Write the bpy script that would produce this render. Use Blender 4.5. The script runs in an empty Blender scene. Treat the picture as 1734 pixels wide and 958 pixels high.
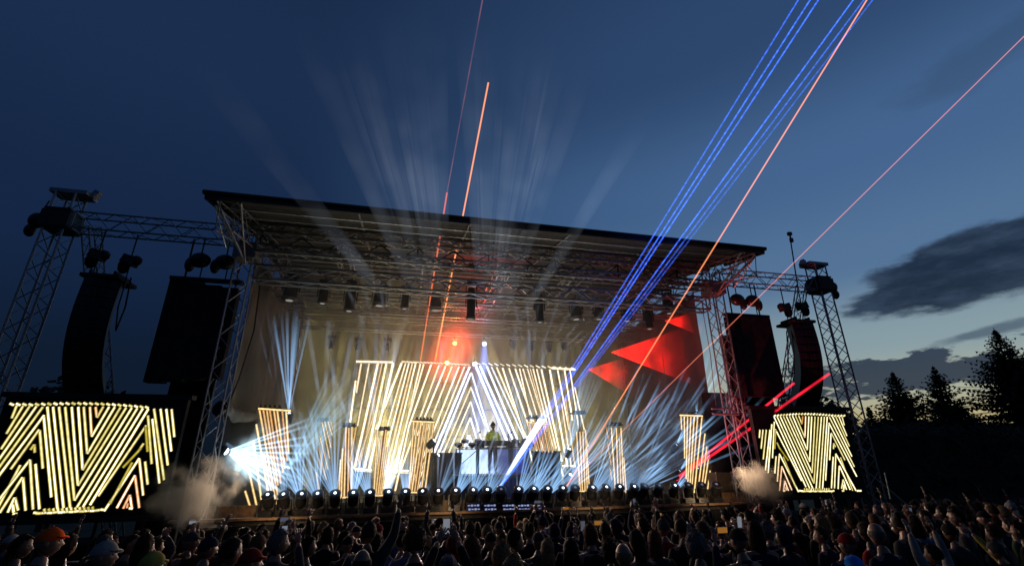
import bpy, math, random
from math import radians, sin, cos, pi, sqrt
from mathutils import Vector, Matrix, noise
random.seed(11)
S = bpy.context.scene
COL = S.collection

# ------------------------------------------------------------------ camera
SRC_W, SRC_H, FPX = 1734, 958, 790.0
PITCH, YAW, ROLL = radians(20.5), radians(13.1), radians(0.46)
CAM = Vector((0, 0, 3.2))
_fh = Vector((sin(YAW), cos(YAW), 0)); _r0 = Vector((cos(YAW), -sin(YAW), 0)); _z = Vector((0, 0, 1))
FW = _fh * cos(PITCH) + _z * sin(PITCH); _u0 = _z * cos(PITCH) - _fh * sin(PITCH)
RT = _r0 * cos(ROLL) - _u0 * sin(ROLL); UP = _u0 * cos(ROLL) + _r0 * sin(ROLL)
cam_data = bpy.data.cameras.new('camera'); cam = bpy.data.objects.new('camera', cam_data); COL.objects.link(cam)
cam_data.sensor_width = 36; cam_data.lens = FPX / SRC_W * 36; cam_data.clip_start = 0.05; cam_data.clip_end = 3000
cam.matrix_world = Matrix(((RT.x, UP.x, -FW.x, CAM.x), (RT.y, UP.y, -FW.y, CAM.y), (RT.z, UP.z, -FW.z, CAM.z), (0, 0, 0, 1)))
S.camera = cam

def ray(px, py): return FW + RT * ((px - SRC_W / 2) / FPX) - UP * ((py - SRC_H / 2) / FPX)
def P(px, py, Y):                      # point of the upright plane Y that a picture position looks at
    d = ray(px, py); return CAM + d * (Y / d.y)
def PX(px, py, X):
    d = ray(px, py); return CAM + d * (X / d.x)

# ------------------------------------------------------------------ node helpers
def nn(nt, t, **kw):
    n = nt.nodes.new(t)
    for k, v in kw.items(): setattr(n, k, v)
    return n
def mth(nt, op, a, b=None, c=None, clamp=False):
    n = nt.nodes.new('ShaderNodeMath'); n.operation = op; n.use_clamp = clamp
    for i, x in enumerate((a, b, c)):
        if x is None: continue
        if isinstance(x, (int, float)): n.inputs[i].default_value = x
        else: nt.links.new(x, n.inputs[i])
    return n.outputs[0]
def vdot(nt, a, vec):
    n = nt.nodes.new('ShaderNodeVectorMath'); n.operation = 'DOT_PRODUCT'
    nt.links.new(a, n.inputs[0]); n.inputs[1].default_value = vec
    return n.outputs['Value']
def smooth(nt, x, a, b, lo=0.0, hi=1.0):
    n = nt.nodes.new('ShaderNodeMapRange'); n.interpolation_type = 'SMOOTHSTEP'
    nt.links.new(x, n.inputs[0]); n.inputs[1].default_value = a; n.inputs[2].default_value = b
    n.inputs[3].default_value = lo; n.inputs[4].default_value = hi
    return n.outputs[0]
def mixc(nt, f, a, b, mode='MIX'):
    n = nt.nodes.new('ShaderNodeMix'); n.data_type = 'RGBA'; n.blend_type = mode
    for s, x in ((n.inputs[0], f), (n.inputs[6], a), (n.inputs[7], b)):
        if isinstance(x, (int, float)): s.default_value = x
        elif isinstance(x, tuple): s.default_value = (*x, 1)
        else: nt.links.new(x, s)
    return n.outputs[2]
def lin(r, g, b):                      # picture value 0-255 to scene-linear
    return tuple((c / 255 / 12.92) if c <= 10 else ((c / 255 + .055) / 1.055) ** 2.4 for c in (r, g, b))

# ------------------------------------------------------------------ dusk sky
SUNDIR = (ray(1640, 745)).normalized(); SUNH = Vector((SUNDIR.x, SUNDIR.y, 0)).normalized()
SUN_ELEV = radians(-4.0); SUN_AZ = math.atan2(SUNH.x, SUNH.y)
W = bpy.data.worlds.new('World'); S.world = W; W.use_nodes = True
nt = W.node_tree; nt.nodes.clear()
out = nn(nt, 'ShaderNodeOutputWorld'); tc = nn(nt, 'ShaderNodeTexCoord'); D = tc.outputs['Generated']
sep = nn(nt, 'ShaderNodeSeparateXYZ'); nt.links.new(D, sep.inputs[0]); elev = sep.outputs[2]
def ramp(fac, stops):
    n = nn(nt, 'ShaderNodeValToRGB'); n.color_ramp.interpolation = 'EASE'; nt.links.new(fac, n.inputs[0])
    e = n.color_ramp.elements
    while len(e) < len(stops): e.new(0.5)
    for el, (p, c) in zip(e, stops): el.position = p; el.color = (*c, 1)
    return n.outputs[0]
far = ramp(elev, [(0.0, lin(11, 22, 34)), (0.12, lin(14, 27, 46)), (0.35, lin(20, 38, 68)), (0.65, lin(27, 46, 77)), (1.0, lin(22, 38, 66))])
near = ramp(elev, [(0.0, lin(205, 172, 118)), (0.05, lin(190, 176, 132)), (0.10, lin(172, 177, 158)), (0.18, lin(138, 160, 168)), (0.31, lin(86, 118, 154)), (0.48, lin(70, 103, 146)), (0.68, lin(46, 72, 110)), (1.0, lin(25, 43, 76))])
ca = vdot(nt, D, tuple(SUNH))
hl = mth(nt, 'SQRT', mth(nt, 'MAXIMUM', mth(nt, 'SUBTRACT', 1.0, mth(nt, 'MULTIPLY', elev, elev)), 0.01))
caz = mth(nt, 'DIVIDE', ca, hl)        # cosine of the angle in azimuth from the afterglow
side = smooth(nt, caz, 0.28, 1.12)
sky = mixc(nt, side, far, near)
nish = nn(nt, 'ShaderNodeTexSky', sky_type='NISHITA'); nish.sun_disc = False
nish.sun_elevation = SUN_ELEV; nish.sun_rotation = SUN_AZ
# clouds: low dark banks near the afterglow, broken by stretched noise
mp = nn(nt, 'ShaderNodeMapping'); nt.links.new(D, mp.inputs[0]); mp.inputs['Scale'].default_value = (1.0, 1.0, 3.2)
wn = nn(nt, 'ShaderNodeTexNoise'); nt.links.new(mp.outputs[0], wn.inputs[0]); wn.inputs['Scale'].default_value = 3.4; wn.inputs['Detail'].default_value = 8; wn.inputs['Roughness'].default_value = .56
wn2 = nn(nt, 'ShaderNodeTexNoise'); nt.links.new(mp.outputs[0], wn2.inputs[0]); wn2.inputs['Scale'].default_value = 14; wn2.inputs['Detail'].default_value = 7; wn2.inputs['Roughness'].default_value = .6
def bank(px, py, rx, ry, tilt=0.0):    # soft bank of cloud round a direction: angular half sizes rx, ry (radians)
    c = ray(px, py).normalized(); h = Vector((c.y, -c.x, 0)).normalized(); v = h.cross(c).normalized()
    hh = h * cos(tilt) + v * sin(tilt); vv = v * cos(tilt) - h * sin(tilt)
    a = mth(nt, 'DIVIDE', vdot(nt, D, tuple(hh)), rx); b = mth(nt, 'DIVIDE', vdot(nt, D, tuple(vv)), ry)
    # flat below, billowing above
    r2 = mth(nt, 'SQRT', mth(nt, 'ADD', mth(nt, 'MULTIPLY', a, a), mth(nt, 'MULTIPLY', b, b)))
    inside = mth(nt, 'GREATER_THAN', vdot(nt, D, tuple(c)), 0)
    return mth(nt, 'SUBTRACT', mth(nt, 'SUBTRACT', 1.0, r2), mth(nt, 'MULTIPLY', mth(nt, 'SUBTRACT', 1.0, inside), 20.0))
def cloud(b, k, lo, hi, fine=.55):
    n1 = mth(nt, 'MULTIPLY', mth(nt, 'SUBTRACT', wn.outputs[0], .5), k)
    n2 = mth(nt, 'MULTIPLY', mth(nt, 'SUBTRACT', wn2.outputs[0], .5), k * fine)
    return smooth(nt, mth(nt, 'ADD', b, mth(nt, 'ADD', n1, n2)), lo, hi)
cA = cloud(bank(1652, 450, .195, .064, radians(8)), 1.05, .02, .26)
cB = cloud(bank(1530, 630, .21, .042, radians(2)), 3.4, .05, .28, .85)
cC = cloud(bank(1690, 80, .16, .04, radians(10)), 1.9, .0, .8)
cD = cloud(bank(1655, 565, .10, .014, radians(8)), 1.9, .1, .6)
sky = mixc(nt, mth(nt, 'MULTIPLY', cC, .3), sky, lin(45, 62, 84))
sky = mixc(nt, mth(nt, 'MULTIPLY', cD, .75), sky, lin(66, 84, 102))
sky = mixc(nt, mth(nt, 'MULTIPLY', cB, .93), sky, lin(38, 52, 72))
dark = mixc(nt, smooth(nt, wn2.outputs[0], .35, .75), lin(26, 40, 60), lin(50, 66, 88))
sky = mixc(nt, mth(nt, 'MULTIPLY', cA, .97), sky, dark)
b1 = nn(nt, 'ShaderNodeBackground'); nt.links.new(sky, b1.inputs[0]); b1.inputs[1].default_value = 1.0
b2 = nn(nt, 'ShaderNodeBackground'); nt.links.new(nish.outputs[0], b2.inputs[0]); b2.inputs[1].default_value = 0.012
ad = nn(nt, 'ShaderNodeAddShader'); nt.links.new(b1.outputs[0], ad.inputs[0]); nt.links.new(b2.outputs[0], ad.inputs[1]); nt.links.new(ad.outputs[0], out.inputs[0])

sun = bpy.data.lights.new('dusk_sun', 'SUN'); sun.energy = 0.02; sun.angle = radians(20); sun.color = (1, .75, .5)
so = bpy.data.objects.new('dusk_sun', sun); COL.objects.link(so)
so.rotation_euler = Vector((-SUNH.x, -SUNH.y, -.12)).to_track_quat('-Z', 'Y').to_euler()

S.view_settings.view_transform = 'Standard'; S.view_settings.look = 'None'; S.view_settings.exposure = 0; S.view_settings.gamma = 1
S.render.engine = 'CYCLES'
cy = S.cycles
cy.use_denoising = True
try: cy.denoiser = 'OPENIMAGEDENOISE'
except Exception: pass
cy.max_bounces = 5; cy.diffuse_bounces = 2; cy.glossy_bounces = 2; cy.transparent_max_bounces = 8; cy.volume_bounces = 0
cy.caustics_reflective = False; cy.caustics_refractive = False; cy.sample_clamp_indirect = 4.0
cy.volume_max_steps = 64

# ------------------------------------------------------------------ materials
MATS = {}
def mat(name, color, rough=.7, metal=0.0, var=.25, scale=6.0, bump=0.0, spec=.4, sheen=0.0):
    if name in MATS: return MATS[name]
    m = bpy.data.materials.new(name); m.use_nodes = True; t = m.node_tree; b = t.nodes['Principled BSDF']
    tcn = nn(t, 'ShaderNodeTexCoord'); no = nn(t, 'ShaderNodeTexNoise'); t.links.new(tcn.outputs['Object'], no.inputs[0])
    no.inputs['Scale'].default_value = scale; no.inputs['Detail'].default_value = 6
    c = mixc(t, smooth(t, no.outputs[0], .3, .7), tuple(x * (1 - var) for x in color), tuple(min(1, x * (1 + var)) for x in color))
    t.links.new(c, b.inputs['Base Color']); b.inputs['Metallic'].default_value = metal
    t.links.new(smooth(t, no.outputs[0], .2, .8, rough * .85, min(1, rough * 1.12)), b.inputs['Roughness'])
    b.inputs['Specular IOR Level'].default_value = spec
    if sheen: b.inputs['Sheen Weight'].default_value = sheen; b.inputs['Sheen Roughness'].default_value = .3; b.inputs['Sheen Tint'].default_value = (1, .85, .7, 1)
    if bump:
        bn = nn(t, 'ShaderNodeBump'); bn.inputs['Strength'].default_value = bump; t.links.new(no.outputs[0], bn.inputs['Height']); t.links.new(bn.outputs[0], b.inputs['Normal'])
    MATS[name] = m; return m
ALU = mat('truss_aluminium', (.38, .37, .35), .42, .85, .15, 20)
STEEL = mat('galvanised_steel', (.34, .35, .36), .5, .8, .2, 12)
BLACKM = mat('black_metal', (.018, .018, .019), .45, .1, .3, 18)
BLACKF = mat('black_fabric', (.012, .012, .013), .95, 0, .3, 5, .3, .1)
BLACKP = mat('black_plastic', (.02, .02, .021), .38, 0, .2, 25)
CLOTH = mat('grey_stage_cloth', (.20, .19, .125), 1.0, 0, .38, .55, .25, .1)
CANOPY = mat('roof_tarpaulin', (.042, .041, .037), .8, 0, .15, 1.5, .2)
TARP = mat('pale_tarpaulin', (.2, .18, .13), .85, 0, .25, 3, .6)
WOOD = mat('stage_plywood', (.26, .15, .07), .6, 0, .3, 9, .15)
DECK = mat('stage_deck', (.05, .045, .04), .5, 0, .35, 7, .2)
NAVY = mat('dark_blue_cloth', (.02, .025, .06), .9, 0, .3, 4, .2)
GRILLE = mat('speaker_grille', (.022, .021, .021), .6, .3, .3, 60, .4)

def emis(name, color, strength):
    if name in MATS: return MATS[name]
    m = bpy.data.materials.new(name); m.use_nodes = True; t = m.node_tree; t.nodes.clear()
    o = nn(t, 'ShaderNodeOutputMaterial'); e = nn(t, 'ShaderNodeEmission'); e.inputs[0].default_value = (*color, 1); e.inputs[1].default_value = strength
    t.links.new(e.outputs[0], o.inputs[0]); MATS[name] = m; return m

def led_material(name, power, edge_a, edge_b, core=(1, .96, .8)):
    """LED strip: white-hot core, coloured skirts; reads the 'led' attribute (across, level, hue, along)"""
    m = bpy.data.materials.new(name); m.use_nodes = True; t = m.node_tree; t.nodes.clear()
    o = nn(t, 'ShaderNodeOutputMaterial'); e = nn(t, 'ShaderNodeEmission'); a = nn(t, 'ShaderNodeAttribute', attribute_name='led')
    sp = nn(t, 'ShaderNodeSeparateColor'); t.links.new(a.outputs['Color'], sp.inputs[0])
    d = mth(t, 'ABSOLUTE', mth(t, 'SUBTRACT', mth(t, 'MULTIPLY', sp.outputs[0], 2.0), 1.0))
    corew = smooth(t, d, .7, .14)
    corew = mth(t, 'MULTIPLY', corew, smooth(t, sp.outputs[1], .25, .9))
    skirt = mixc(t, sp.outputs[2], edge_a, edge_b)
    c = mixc(t, corew, skirt, core)
    tcn = nn(t, 'ShaderNodeTexCoord'); no = nn(t, 'ShaderNodeTexNoise'); t.links.new(tcn.outputs['Object'], no.inputs[0]); no.inputs['Scale'].default_value = 9; no.inputs['Detail'].default_value = 3
    s = mth(t, 'MULTIPLY', mth(t, 'MULTIPLY', sp.outputs[1], power), smooth(t, d, 1.0, .25, .06, 1.0))
    s = mth(t, 'MULTIPLY', s, smooth(t, no.outputs[0], .3, .65, .78, 1.1))
    t.links.new(c, e.inputs[0]); t.links.new(s, e.inputs[1]); t.links.new(e.outputs[0], o.inputs[0]); return m
LED_WALL = led_material('video_wall_lines', 2.05, (.80, .66, .05), (1.0, .25, .03))
LED_MAIN = led_material('centre_wall_lines', 2.4, (1.0, .74, .22), (1.0, .36, .06), (1, .97, .86))
LED_COOL = led_material('centre_wall_cool_lines', 2.8, (.55, .68, 1.0), (1.0, .8, .4), (.95, .98, 1))
LED_COLM = led_material('column_lines', 1.45, (1.0, .55, .06), (1.0, .24, .02), (1, .84, .46))

BEAMS = {}
def beam_material(color, power, L, near=.15, fall=1.2, patch=0.0, grow=0.0, lo=.15):
    """glowing air inside a light beam: a pure volume that thins with distance from its lamp"""
    key = (tuple(color), power, round(L, 1), near, fall, patch, grow, lo)
    if key in BEAMS: return BEAMS[key]
    m = bpy.data.materials.new('beam_glow_emission'); m.use_nodes = True; t = m.node_tree; t.nodes.clear()  # beam light painted in as emission, not scattered from the lamps
    o = nn(t, 'ShaderNodeOutputMaterial'); e = nn(t, 'ShaderNodeEmission'); e.inputs[0].default_value = (*color, 1)
    if fall == 0 and not patch: e.inputs[1].default_value = power
    else:
        tcn = nn(t, 'ShaderNodeTexCoord'); ln = nn(t, 'ShaderNodeVectorMath', operation='LENGTH'); t.links.new(tcn.outputs['Object'], ln.inputs[0]); d = ln.outputs['Value']
        s = mth(t, 'DIVIDE', power, mth(t, 'POWER', mth(t, 'ADD', d, near), fall))
        s = mth(t, 'MULTIPLY', s, smooth(t, d, L * .35, L * .985, 1, 0))
        if grow: s = mth(t, 'MULTIPLY', s, smooth(t, d, 0, grow, 0, 1))
        if patch:
            no = nn(t, 'ShaderNodeTexNoise'); gm = nn(t, 'ShaderNodeNewGeometry'); t.links.new(gm.outputs['Position'], no.inputs[0]); no.inputs['Scale'].default_value = patch; no.inputs['Detail'].default_value = 2
            s = mth(t, 'MULTIPLY', s, smooth(t, no.outputs[0], .36, .66, lo, 1.4))
        t.links.new(s, e.inputs[1])
    t.links.new(e.outputs[0], o.inputs['Volume']); BEAMS[key] = m; return m

# ------------------------------------------------------------------ mesh builder
class MB:
    def __init__(s): s.v = []; s.f = []; s.led = []; s.mi = []
    def add(s, vs, fs, mi=0):
        o = len(s.v); s.v += [tuple(v) for v in vs]; s.f += [tuple(i + o for i in f) for f in fs]; s.mi += [mi] * len(fs)
    def box(s, c, d, rot=None, mi=0, top=1.0):
        x, y, z = d[0] / 2, d[1] / 2, d[2] / 2; t = top
        vs = [Vector(p) for p in ((-x, -y, -z), (x, -y, -z), (x, y, -z), (-x, y, -z), (-x * t, -y * t, z), (x * t, -y * t, z), (x * t, y * t, z), (-x * t, y * t, z))]
        if rot is not None: vs = [rot @ v for v in vs]
        c = Vector(c); s.add([v + c for v in vs], [(0, 3, 2, 1), (4, 5, 6, 7), (0, 1, 5, 4), (1, 2, 6, 5), (2, 3, 7, 6), (3, 0, 4, 7)], mi)
    def tube(s, a, b, r, n=5, r2=None, cap=True, mi=0):
        a = Vector(a); b = Vector(b); d = b - a
        if d.length < 1e-6: return
        if r2 is None: r2 = r
        d.normalize(); u = d.orthogonal().normalized(); w = d.cross(u)
        vs = [a + (u * cos(2 * pi * i / n) + w * sin(2 * pi * i / n)) * r for i in range(n)] + [b + (u * cos(2 * pi * i / n) + w * sin(2 * pi * i / n)) * r2 for i in range(n)]
        fs = [(i, (i + 1) % n, n + (i + 1) % n, n + i) for i in range(n)]
        if cap: fs += [tuple(range(n - 1, -1, -1)), tuple(range(n, 2 * n))]
        s.add(vs, fs, mi)
    def path(s, pts, r, n=5):
        for a, b in zip(pts, pts[1:]): s.tube(a, b, r, n)
    def lathe(s, prof, n=12, M=None, mi=0):                 # prof: (radius, z)
        vs = []; fs = []
        for r, z in prof:
            for i in range(n): vs.append(Vector((r * cos(2 * pi * i / n), r * sin(2 * pi * i / n), z)))
        for k in range(len(prof) - 1):
            for i in range(n): fs.append((k * n + i, k * n + (i + 1) % n, (k + 1) * n + (i + 1) % n, (k + 1) * n + i))
        fs.append(tuple(range(n - 1, -1, -1))); fs.append(tuple((len(prof) - 1) * n + i for i in range(n)))
        if M is not None: vs = [M @ v for v in vs]
        s.add(vs, fs, mi)
    def ell(s, c, r, n=12, m=8, M=None, mi=0):
        prof = [(max(1e-4, sin(pi * k / m)), -cos(pi * k / m)) for k in range(m + 1)]
        T = Matrix.Translation(Vector(c)) @ (M.to_4x4() if M is not None else Matrix.Identity(4)) @ Matrix.Diagonal((r[0], r[1], r[2], 1))
        s.lathe(prof, n, T, mi)
    def prism(s, pts, off, mi=0):                           # pts: a flat outline; off: thickness vector
        n = len(pts); off = Vector(off); pts = [Vector(p) for p in pts]
        s.add(pts + [p + off for p in pts], [tuple(range(n)), tuple(range(2 * n - 1, n - 1, -1))] + [(i, n + i, n + (i + 1) % n, (i + 1) % n) for i in range(n)], mi)
    def strip(s, a, b, w, depth=.02, lv=1.0, hue=0.0, nrm=(0, -1, 0)):   # raised LED strip from a to b, facing nrm
        a = Vector(a); b = Vector(b); n = Vector(nrm); d = (b - a)
        if d.length < 1e-5: return
        d.normalize(); x = d.cross(n).normalized() * (w / 2); o = len(s.v)
        f = n * depth
        vs = [a - x + f, a + x + f, b + x + f, b - x + f, a - x, a + x, b + x, b - x]
        s.v += [tuple(v) for v in vs]; s.led += [(o + i, (ac, lv, hue, 1)) for i, ac in enumerate((0, 1, 1, 0, 0, 1, 1, 0))]
        fs = [(0, 1, 2, 3), (0, 4, 5, 1), (1, 5, 6, 2), (2, 6, 7, 3), (3, 7, 4, 0)]
        s.f += [tuple(i + o for i in q) for q in fs]; s.mi += [0] * 5
    def mesh(s, name, mats, smooth_=False):
        me = bpy.data.meshes.new(name); me.from_pydata(s.v, [], s.f)
        for m in (mats if isinstance(mats, (list, tuple)) else [mats]): me.materials.append(m)
        if any(s.mi): me.polygons.foreach_set('material_index', s.mi)
        if smooth_: me.polygons.foreach_set('use_smooth', [True] * len(me.polygons))
        if s.led:
            at = me.attributes.new('led', 'FLOAT_COLOR', 'POINT')
            for i, c in s.led: at.data[i].color = c
        me.update(); return me
    def build(s, name, mats, parent=None, loc=None, smooth_=False):
        """link as ONE object; with loc the mesh is moved so that loc is its origin"""
        if loc is not None:
            l = Vector(loc); s.v = [tuple(Vector(v) - l) for v in s.v]
        o = bpy.data.objects.new(name, s.mesh(name, mats, smooth_)); COL.objects.link(o)
        if loc is not None: o.location = loc
        if parent is not None:
            o.parent = parent
        return o
def tag(o, label=None, cat=None, group=None, kind=None):
    if label: o['label'] = label
    if cat: o['category'] = cat
    if group: o['group'] = group
    if kind: o['kind'] = kind
    return o
def thing(name, label, cat, loc=(0, 0, 0), rz=0, group=None):
    o = bpy.data.objects.new(name, None); COL.objects.link(o); o.location = loc; o.rotation_euler = (0, 0, rz); o.empty_display_size = .2
    return tag(o, label, cat, group)
def kids(o): return [c for c in KIDS.get(o.name, [])]
def copy_tree(o, parent=None):
    c = o.copy(); COL.objects.link(c); c.parent = parent
    for ch in list(o.children): copy_tree(ch, c)
    return c

# ------------------------------------------------------------------ ground
def gz(x, y):
    base = 1.04 - .08 * min(y, 14)
    if x < 1.5: base += .05 * min(1.5 - x, 8) * max(0, 1 - y / 13)
    return base if y > -2 else 1.2 + .02 * (-2 - y)
g = MB(); xs = [-900, -300, -120, -60, -30, -16] + [-12 + i * 1.5 for i in range(24)] + [30, 45, 70, 130, 300, 900]; ys = [-300, -60, -20, -8, -3] + [-1 + i for i in range(18)] + [19, 22, 26, 32, 45, 70, 130, 300, 1200]
vs = [(x, y, gz(x, y) + .03 * noise.noise(Vector((x, y, 0)) * .7)) for y in ys for x in xs]; nx = len(xs)
g.add(vs, [(j * nx + i, j * nx + i + 1, (j + 1) * nx + i + 1, (j + 1) * nx + i) for j in range(len(ys) - 1) for i in range(nx - 1)])
tag(g.build('ground', mat('trampled_grass', (.045, .05, .022), .95, 0, .5, 1.1, .5), smooth_=True), kind='structure')

# ------------------------------------------------------------------ stage platform
X0, X1, XC = -5.1, 11.65, 3.27          # column lines and axis of the stage
ZD = 1.72                                # deck height
st = thing('stage_platform', 'long dark concert stage platform with a plywood lip above the crowd', 'stage', (XC, 15, 0))
b = MB(); b.box((0, 4.6, ZD - .08), (17.6, 9.0, .16)); b.build('deck', DECK, st)
b = MB(); b.box((0, -.02, .78), (17.5, .05, 1.56))
for i in range(60): b.box((-8.7 + i * .295, -.06, .78), (.12, .06, 1.54))
b.build('skirt', BLACKF, st)
b = MB()
for i in range(32): b.box((-8.25 + i * .532, .42, ZD + .16), (.5, .05, .30))
b.build('kick_panel', WOOD, st)
b = MB(); b.box((0, -.02, ZD + .01), (17.7, .22, .06)); b.build('lip', WOOD, st)

for sx, lab in ((-1, 'low black side platform under the left video wall'), (1, 'low black side platform under the right video wall')):
    w = MB(); cx = XC + sx * 11.0; w.box((cx, 15.1, 1.3), (4.6, 1.3, .1)); w.box((cx, 14.6, .62), (4.5, .06, 1.3)); w.box((cx, 15.6, .62), (4.5, .06, 1.3))
    tag(w.build('side_platform', BLACKF), lab, 'platform', 'platforms under the side video walls')

# ------------------------------------------------------------------ truss builders
def truss_pts(m, a, b, w, h, r=.026, rd=.014, seg=.55, up=Vector((0, 0, 1)), diag=None):
    """four chords into m, lacing into diag (or m)"""
    diag = diag or m
    a = Vector(a); b = Vector(b); d = (b - a); L = d.length; d.normalize()
    if abs(d.dot(up)) > .95: up = Vector((0, 1, 0))
    x = d.cross(up).normalized(); y = x.cross(d).normalized()
    cs = [x * w / 2 + y * h / 2, -x * w / 2 + y * h / 2, -x * w / 2 - y * h / 2, x * w / 2 - y * h / 2]
    for c in cs: m.tube(a + c, b + c, r, 6)
    n = max(2, round(L / seg))
    for k in range(4):
        c0, c1 = cs[k], cs[(k + 1) % 4]
        for i in range(n):
            p, q = (c0, c1) if i % 2 == 0 else (c1, c0)
            diag.tube(a + d * (L * i / n) + p, a + d * (L * (i + 1) / n) + q, rd, 4)
        diag.tube(a + c0, a + c1, rd, 4); diag.tube(b + c0, b + c1, rd, 4)
def truss(name, label, cat, a, b, w, h, group=None, material=ALU, **kw):
    a = Vector(a); b = Vector(b); t = thing(name, label, cat, a, 0, group)
    m = MB(); dg = MB(); truss_pts(m, Vector((0, 0, 0)), b - a, w, h, diag=dg, **kw)
    m.build('chords', material, t); dg.build('lacing', material, t)
    return t

# stage roof
rf = thing('stage_roof', 'dark sloping stage roof with black front edge and lattice frame', 'roof', (XC, 12.8, 0))
RW = 8.88
prof = [(0, 10.02), (2.2, 10.42), (5.2, 10.92), (8.0, 10.8), (11.0, 10.2)]
b = MB(); n = len(prof)
for sx in range(24):
    xa = -RW + 2 * RW * sx / 24; xb = -RW + 2 * RW * (sx + 1) / 24
    for (ya, za), (yb, zb) in zip(prof, prof[1:]):
        sag = -.05
        b.add([(xa, ya, za), (xb, ya, za), (xb, yb, zb), (xa, yb, zb), (xa, ya, za + .06), (xb, ya, za + .06), (xb, yb, zb + .06), (xa, yb, zb + .06)], [(0, 3, 2, 1), (4, 5, 6, 7), (0, 1, 5, 4), (2, 3, 7, 6), (1, 2, 6, 5), (3, 0, 4, 7)])
b.build('canopy', CANOPY, rf)
b = MB(); b.tube((-RW - .12, -.05, 10.1), (RW + .12, -.05, 10.1), .07, 10); b.box((0, -.02, 10.0), (2 * RW, .08, .15)); b.box((-RW - .02, 1.0, 10.16), (.1, 2.1, .14), Matrix.Rotation(radians(10), 3, 'X')); b.box((RW + .02, 1.0, 10.16), (.1, 2.1, .14), Matrix.Rotation(radians(10), 3, 'X')); b.build('front_edge', BLACKM, rf)
b = MB()
for y, z in ((.7, 10.06), (1.5, 10.2), (3.6, 10.56), (6.5, 10.76), (9.0, 10.5)): b.tube((-RW, y, z), (RW, y, z), .03, 6)
b.build('purlins', STEEL, rf)
b = MB()
for x in (-8.2, -4.9, -1.6, 1.7, 5.0, 8.2):
    for (ya, za), (yb, zb) in zip(prof, prof[1:]): b.tube((x, ya, za - .05), (x, yb, zb - .05), .035, 6)
b.build('rafters', STEEL, rf)
b = MB(); dg = MB()
for x in (X0 - XC, X1 - XC):              # lattice gable frames, following the slope
    for (ya, za), (yb, zb) in zip(prof, prof[1:]):
        truss_pts(b, (x, ya + .1, za - .5), (x, yb + .1, zb - .5), .42, .82, diag=dg, seg=.7)
    for dx in (-.3, .3): dg.tube((x, 2.2, 9.0), (x + dx, .1, 9.95), .03, 6)
for x, s in ((X0 - XC, -1), (X1 - XC, 1)):   # corner outriggers
    ex = s * (RW - .1) if s < 0 else RW - .7
    for z0 in (9.0, 9.9):
        b.tube((x, 2.2, z0), (x + s * .42, .3, 9.92), .035, 6); dg.tube((x, 2.2, z0), (x + s * .3, 1.2, 9.95), .02, 5)
    dg.tube((x + s * .42, .3, 9.92), (x + s * .4, 1.6, 9.2), .02, 5); b.tube((x + s * .4, 1.6, 10.2), (x + s * .4, 1.6, 9.2), .03, 6)
    dg.tube((x + s * .4, 1.6, 9.2), (x, 2.2, 9.9), .022, 5)
b.build('gable_chords', ALU, rf); dg.build('gable_lacing', ALU, rf)

ROOF = 'lattice trusses under the stage roof'
XL, XR = X0 + .3, X1 - .3
for (y, z, w, h, seg, lab) in ((14.95, 10.12, .42, .26, .42, 'upper front lattice truss just under the stage roof edge'), (14.95, 9.42, .42, .26, .42, 'front lattice truss hung on dark struts below the upper one'),
                               (15.25, 8.72, .45, .48, .62, 'lower front lattice truss carrying lamps, level with the column heads'),
                               (17.4, 9.05, .45, .46, .62, 'second lattice lighting truss behind the front trusses'),
                               (19.6, 9.1, .45, .46, .62, 'third lattice lighting truss, halfway back under the roof'),
                               (21.6, 8.9, .45, .46, .62, 'rearmost lattice lighting truss before the back cloth')):
    truss('roof_truss', lab, 'truss', (XL, y, z), (XR, y, z), w, h, ROOF, seg=seg, r=.04 if y < 16 else .034, rd=.026 if y < 16 else .02)
    if z == 9.42:
        q = [o_ for o_ in COL.objects if o_.name.startswith('roof_truss') and o_.get('label') == lab][0]; m = MB(); k = 26; ln = XR - XL
        for i in range(k): xa = ln * i / k; xb_ = ln * (i + 1) / k; m.tube((xa, .1, .12 if i % 2 else .58), (xb_, .1, .58 if i % 2 else .12), .022, 5)
        for i in range(0, k + 1, 4): m.tube((ln * i / k, .1, .1), (ln * i / k, .1, .6), .03, 5)
        m.build('struts', BLACKM, q)
for x, lab in ((-2.3, 'lattice cross truss under the left part of the stage roof'), (.6, 'lattice cross truss under the roof left of the spine truss'), (6.2, 'lattice cross truss under the roof right of the spine truss'), (9.0, 'lattice cross truss under the right part of the stage roof')):
    truss('cross_truss', lab, 'truss', (x, 15.3, 9.72), (x, 21.9, 9.72), .4, .4, ROOF, r=.03, rd=.018, seg=.6)
truss('spine_truss', 'short central lattice truss running back from the front truss', 'truss', (XC, 15.3, 9.55), (XC, 21.4, 9.45), .4, .4, ROOF)

COLS = 'lattice columns carrying the stage roof'
for x, y, lab in ((X0, 15.1, 'lattice roof column at the left front corner of the stage'), (X1, 15.1, 'lattice roof column at the right front corner of the stage'),
                  (X0, 23.2, 'lattice roof column at the left rear corner behind the side cloth'), (X1, 23.2, 'lattice roof column at the right rear corner behind the side cloth')):
    t = truss('roof_column', lab, 'column', (x, y, .1), (x, y, 10.1), .46, .46, COLS, seg=.5, r=.03, rd=.016)
    bp = MB(); bp.box((0, 0, .0), (.8, .8, .1)); bp.box((0, 0, 9.25), (.66, .66, .5)); bp.build('sleeve', STEEL, t)

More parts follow.
